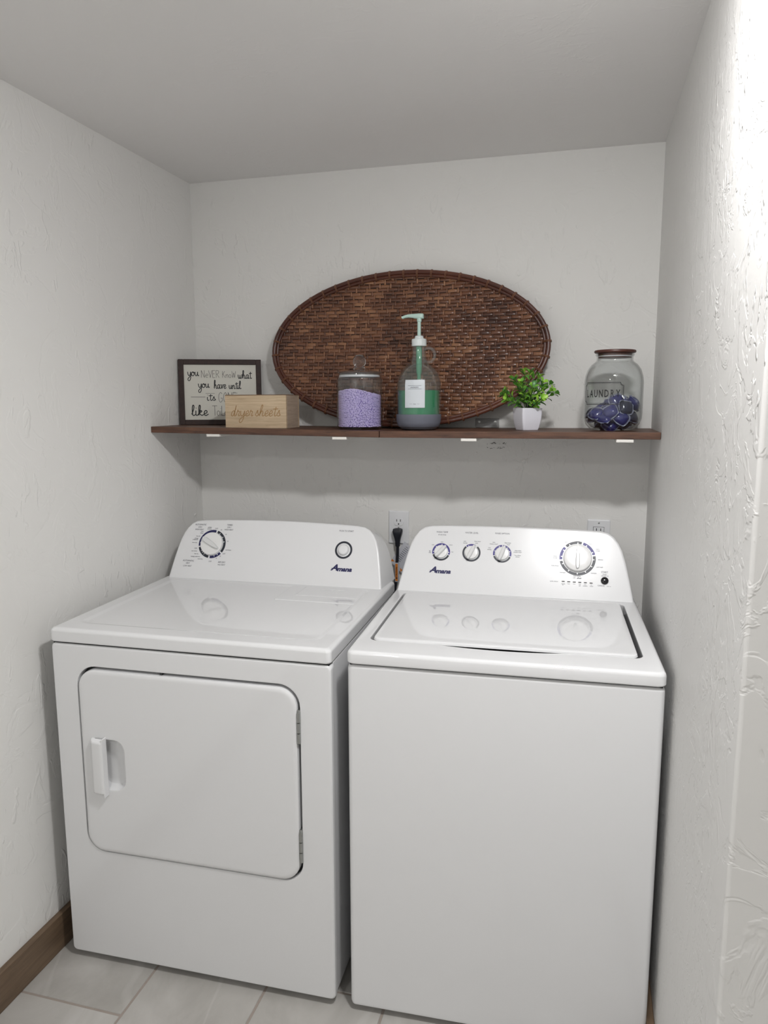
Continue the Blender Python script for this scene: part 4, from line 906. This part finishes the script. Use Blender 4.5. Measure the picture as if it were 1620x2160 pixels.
for ax, ay, ln in sprigs:
    d = Vector((math.sin(R(ax)), math.sin(R(ay))*0.9, math.cos(R(ax))*math.cos(R(ay)))).normalized()
    p0 = Vector((d.x*0.010, d.y*0.010, 0.056)); pts = []
    for i in range(6):
        t_ = i/5; pts.append(p0+d*ln*t_+Vector((d.x*0.006*t_*t_, d.y*0.006*t_*t_, -0.010*t_*t_*abs(d.x)*2)))
    unrot = Matrix.Rotation(-R(32.7), 3, 'Z')
    pts = [unrot @ q for q in pts]
    st_o = MB().tube(pts, [0.0013]*5+[0.0007], 5).build('stem', M['stem'], pot)
    k = 0
    for fr in (0.26, 0.40, 0.54, 0.68, 0.82, 0.93, 1.0):
        if 1:
            q5 = fr*5; i = min(4, int(q5)); q = pts[i].lerp(pts[i+1], q5-i); tn = (pts[i+1]-pts[i]).normalized(); tip = fr > 0.75
            cnt = 4 if fr == 1.0 else 2
            for m_ in range(cnt):
                az = k*1.57+m_*(2*math.pi/cnt)+rp.uniform(-.4, .4); k += 1 if m_ == cnt-1 else 0
                a = Vector((0, 0, 1)) if abs(tn.z) < .95 else Vector((1, 0, 0)); e1 = tn.cross(a).normalized(); e2 = tn.cross(e1)
                dirn = (tn*(0.75 if tip else 0.45)+(e1*math.cos(az)+e2*math.sin(az))).normalized()
                nrm = (tn-dirn*tn.dot(dirn)); nrm = nrm.normalized() if nrm.length > .05 else e1
                sx = dirn.cross(nrm)
                mt = Matrix((sx, dirn, nrm)).transposed().to_4x4(); s_ = rp.uniform(0.8, 1.18)
                o = link('leaf', leaf_me, None, pot); o.matrix_local = Matrix.Translation(q) @ mt @ Matrix.Scale(s_*1.12, 4); nl += 1

# ------------------------------------------------------------------ laundry pod jar
kx, ky = 1.4125, -0.185; kz = zs(kx)+0.0003
pj = thing('glass_jar', 'large clear glass jar marked LAUNDRY with brown lid and blue pods', 'jar', (kx, ky, kz))
KR = 0.0805
op = [(0.001, 0.0), (0.050, 0.0), (0.062, 0.005), (0.073, 0.017), (KR-0.001, 0.034), (KR, 0.05), (KR, 0.135), (KR-0.002, 0.152), (KR-0.008, 0.170), (KR-0.018, 0.184), (0.0525, 0.192), (0.0495, 0.196), (0.0495, 0.206), (0.0525, 0.210), (0.0525, 0.2135), (0.049, 0.2145)]
ip = [(max(0.001, r_-0.0035), z_+(0.005 if z_ < 0.03 else -0.0005)) for r_, z_ in op[::-1]]
MB().lathe(op+ip, 72).build('jar_body', M['glass'], pj, angle=60)
kl = MB().lathe([(0.001, 0.2245), (0.052, 0.2245), (0.0558, 0.2235), (0.0568, 0.221), (0.0568, 0.2185), (0.0548, 0.2165), (0.046, 0.2160), (0.0455, 0.203), (0.001, 0.203)], 56).build('lid', M['redwood'], pj, angle=40)
MB().lathe([(0.0455, 0.2055), (0.0466, 0.206), (0.0466, 0.2085), (0.0455, 0.209)], 56).build('gasket', M['gasket'], kl)
cen2 = R(-90-26)
def jp(u, z_, d=0.0007): a = cen2+u/KR; return Vector(((KR+d)*math.cos(a), (KR+d)*math.sin(a), z_))
mb = MB()
LWH, LZ0, LZ1, NR = 0.060, 0.0735, 0.1335, 0.0085
def plaque(off):
    pts = []
    a, b = LWH-off, LZ1-off; c_ = LZ0+off
    for cx, cz, s0 in ((-LWH, LZ0, 90), (LWH, LZ0, 180), (LWH, LZ1, 270), (-LWH, LZ1, 0)):
        for i in range(7):
            an = R(s0-90*i/6); rn = NR+off*0.6
            pts.append((max(-a, min(a, cx+rn*math.cos(an))), max(c_, min(b, cz+rn*math.sin(an)))))
    return pts
def outline(pts, wd):
    P_ = []
    for i in range(len(pts)):
        a, b = pts[i], pts[(i+1) % len(pts)]; n = max(1, int(math.dist(a, b)/0.006))
        for j in range(n): P_.append(Vector((a[0]+(b[0]-a[0])*j/n, a[1]+(b[1]-a[1])*j/n, 0)))
    P_.append(P_[0]); ribbon(mb, P_, wd, jp)
outline(plaque(0), 0.0016); outline(plaque(0.0035), 0.0007)
v_, f_ = text_poly('LAUNDRY')
x = -0.046
for ch in 'LAUNDRY':
    put_text(mb, ch, x+0.0, (LZ0+LZ1)/2, 0.0195, jp, sx=0.60, bold=0.010); x += 0.0153
    # slab serifs
for i in range(7):
    xc = -0.046+0.0153*i
    for zz in ((LZ0+LZ1)/2-0.0098, (LZ0+LZ1)/2+0.0094):
        if 'LAUNDRY'[i] in 'LNR' or ('LAUNDRY'[i] in 'AY' and ((zz < 0.1) == ('LAUNDRY'[i] == 'A') or 1)):
            c2 = 'LAUNDRY'[i]
            for dx in ((-0.0045, 0.0045) if c2 in 'ANU' else (-0.0042, )):
                if (c2 == 'A' and zz > 0.104) or (c2 == 'U' and zz < 0.104) or (c2 == 'Y' and zz < 0.104) or (c2 == 'N' and ((zz < 0.104) == (dx > 0))): continue
                ribbon(mb, [Vector((xc+dx-0.0018, zz, 0)), Vector((xc+dx+0.0018, zz, 0))], 0.0009, jp)
mb.build('printed_plaque', M['inkblack'], pj, smooth=False)
# pods
def pillow(nm):
    mb_ = MB(); loops = []; n = 28
    for sc_, h_ in ((0.05, -0.0105), (0.45, -0.0098), (0.75, -0.0072), (0.93, -0.003), (1.0, 0.0), (0.93, 0.0035), (0.75, 0.0088), (0.45, 0.0118), (0.05, 0.0125)):
        l = []
        for i in range(n):
            a = 2*math.pi*i/n; c_, s_ = math.cos(a), math.sin(a)
            l.append(Vector((0.0205*sc_*abs(c_)**0.6*math.copysign(1, c_), 0.0185*sc_*abs(s_)**0.6*math.copysign(1, s_), h_)))
        loops.append(l)
    return mb_.loft(loops)
def flange():
    mb_ = MB(); loops = []; n = 28; rw = random.Random(5)
    for sc_, h_ in ((0.97, 0.0006), (1.13, 0.0009), (1.13, 0.0003), (0.97, -0.0006)):
        l = []
        for i in range(n):
            a = 2*math.pi*i/n; c_, s_ = math.cos(a), math.sin(a)
            l.append(Vector((0.0205*sc_*abs(c_)**0.6*math.copysign(1, c_), 0.0185*sc_*abs(s_)**0.6*math.copysign(1, s_), h_+(0.0022*math.sin(i*1.7) if sc_ > 1 else 0))))
        loops.append(l)
    return mb_.loft(loops, False, False)
pb = pillow('p').build('pod_body', M['pod'], None, angle=70); pm1 = pb.data; bpy.data.objects.remove(pb)
pm2 = pm1.copy(); pm2.materials.clear(); pm2.materials.append(M['pod2'])
pf = flange().build('film_seam', M['film'], None, angle=70); pfm = pf.data; bpy.data.objects.remove(pf)
rq = random.Random(9)
spots = []
for ring, (rad, cnt, z_) in enumerate(((0.032, 5, 0.020), (0.054, 8, 0.038), (0.0, 1, 0.026), (0.056, 8, 0.062), (0.022, 3, 0.054), (0.028, 4, 0.082))):
    for i in range(cnt):
        a = 2*math.pi*i/cnt+ring*0.9-0.5
        zz = z_+rq.uniform(-0.004, 0.004)
        if ring == 3: zz += 0.012*math.cos(a-0.4)
        if ring == 5: a = -1.3+i*0.95; rad = 0.034; zz = 0.082-0.006*(i % 2)
        spots.append((rad*math.cos(a), rad*math.sin(a), zz, a, ring))
ORD = ['leftmost', 'second from the left', 'third from the left', 'fourth from the left', 'fifth from the left']
def pod_label(i):
    x, y, z_, a, ring = spots[i]
    for rg, where in ((5, 'on top of the heap'), (3, 'in the upper front row against the glass'), (1, 'in the lower front row against the glass')):
        row = sorted((q for q in range(len(spots)) if spots[q][4] == rg and (rg == 5 or spots[q][1] < 0.012)), key=lambda q: spots[q][0])
        if i in row: return 'blue laundry pod %s of the LAUNDRY jar, %s' % (where.replace(' against the glass', ''), ORD[row.index(i)])
    return 'blue laundry pod buried deep in the heap inside the LAUNDRY jar'
for i, (x, y, z_, a, ring) in enumerate(spots):
    p_ = thing('detergent_pod', pod_label(i), 'laundry pod', (kx+x, ky+y, kz+z_), 0, 'laundry pods in the jar')
    p_.rotation_euler = (rq.uniform(0.5, 1.4), rq.uniform(-0.7, 0.7), a+math.pi/2+rq.uniform(-0.5, 0.5))
    p_.scale = (1.04, 1.04, 1.04)
    link('pod_body', pm1 if i % 3 else pm2, None, p_); link('film_seam', pfm, None, p_)
print('leaves', nl, 'pods', len(spots))
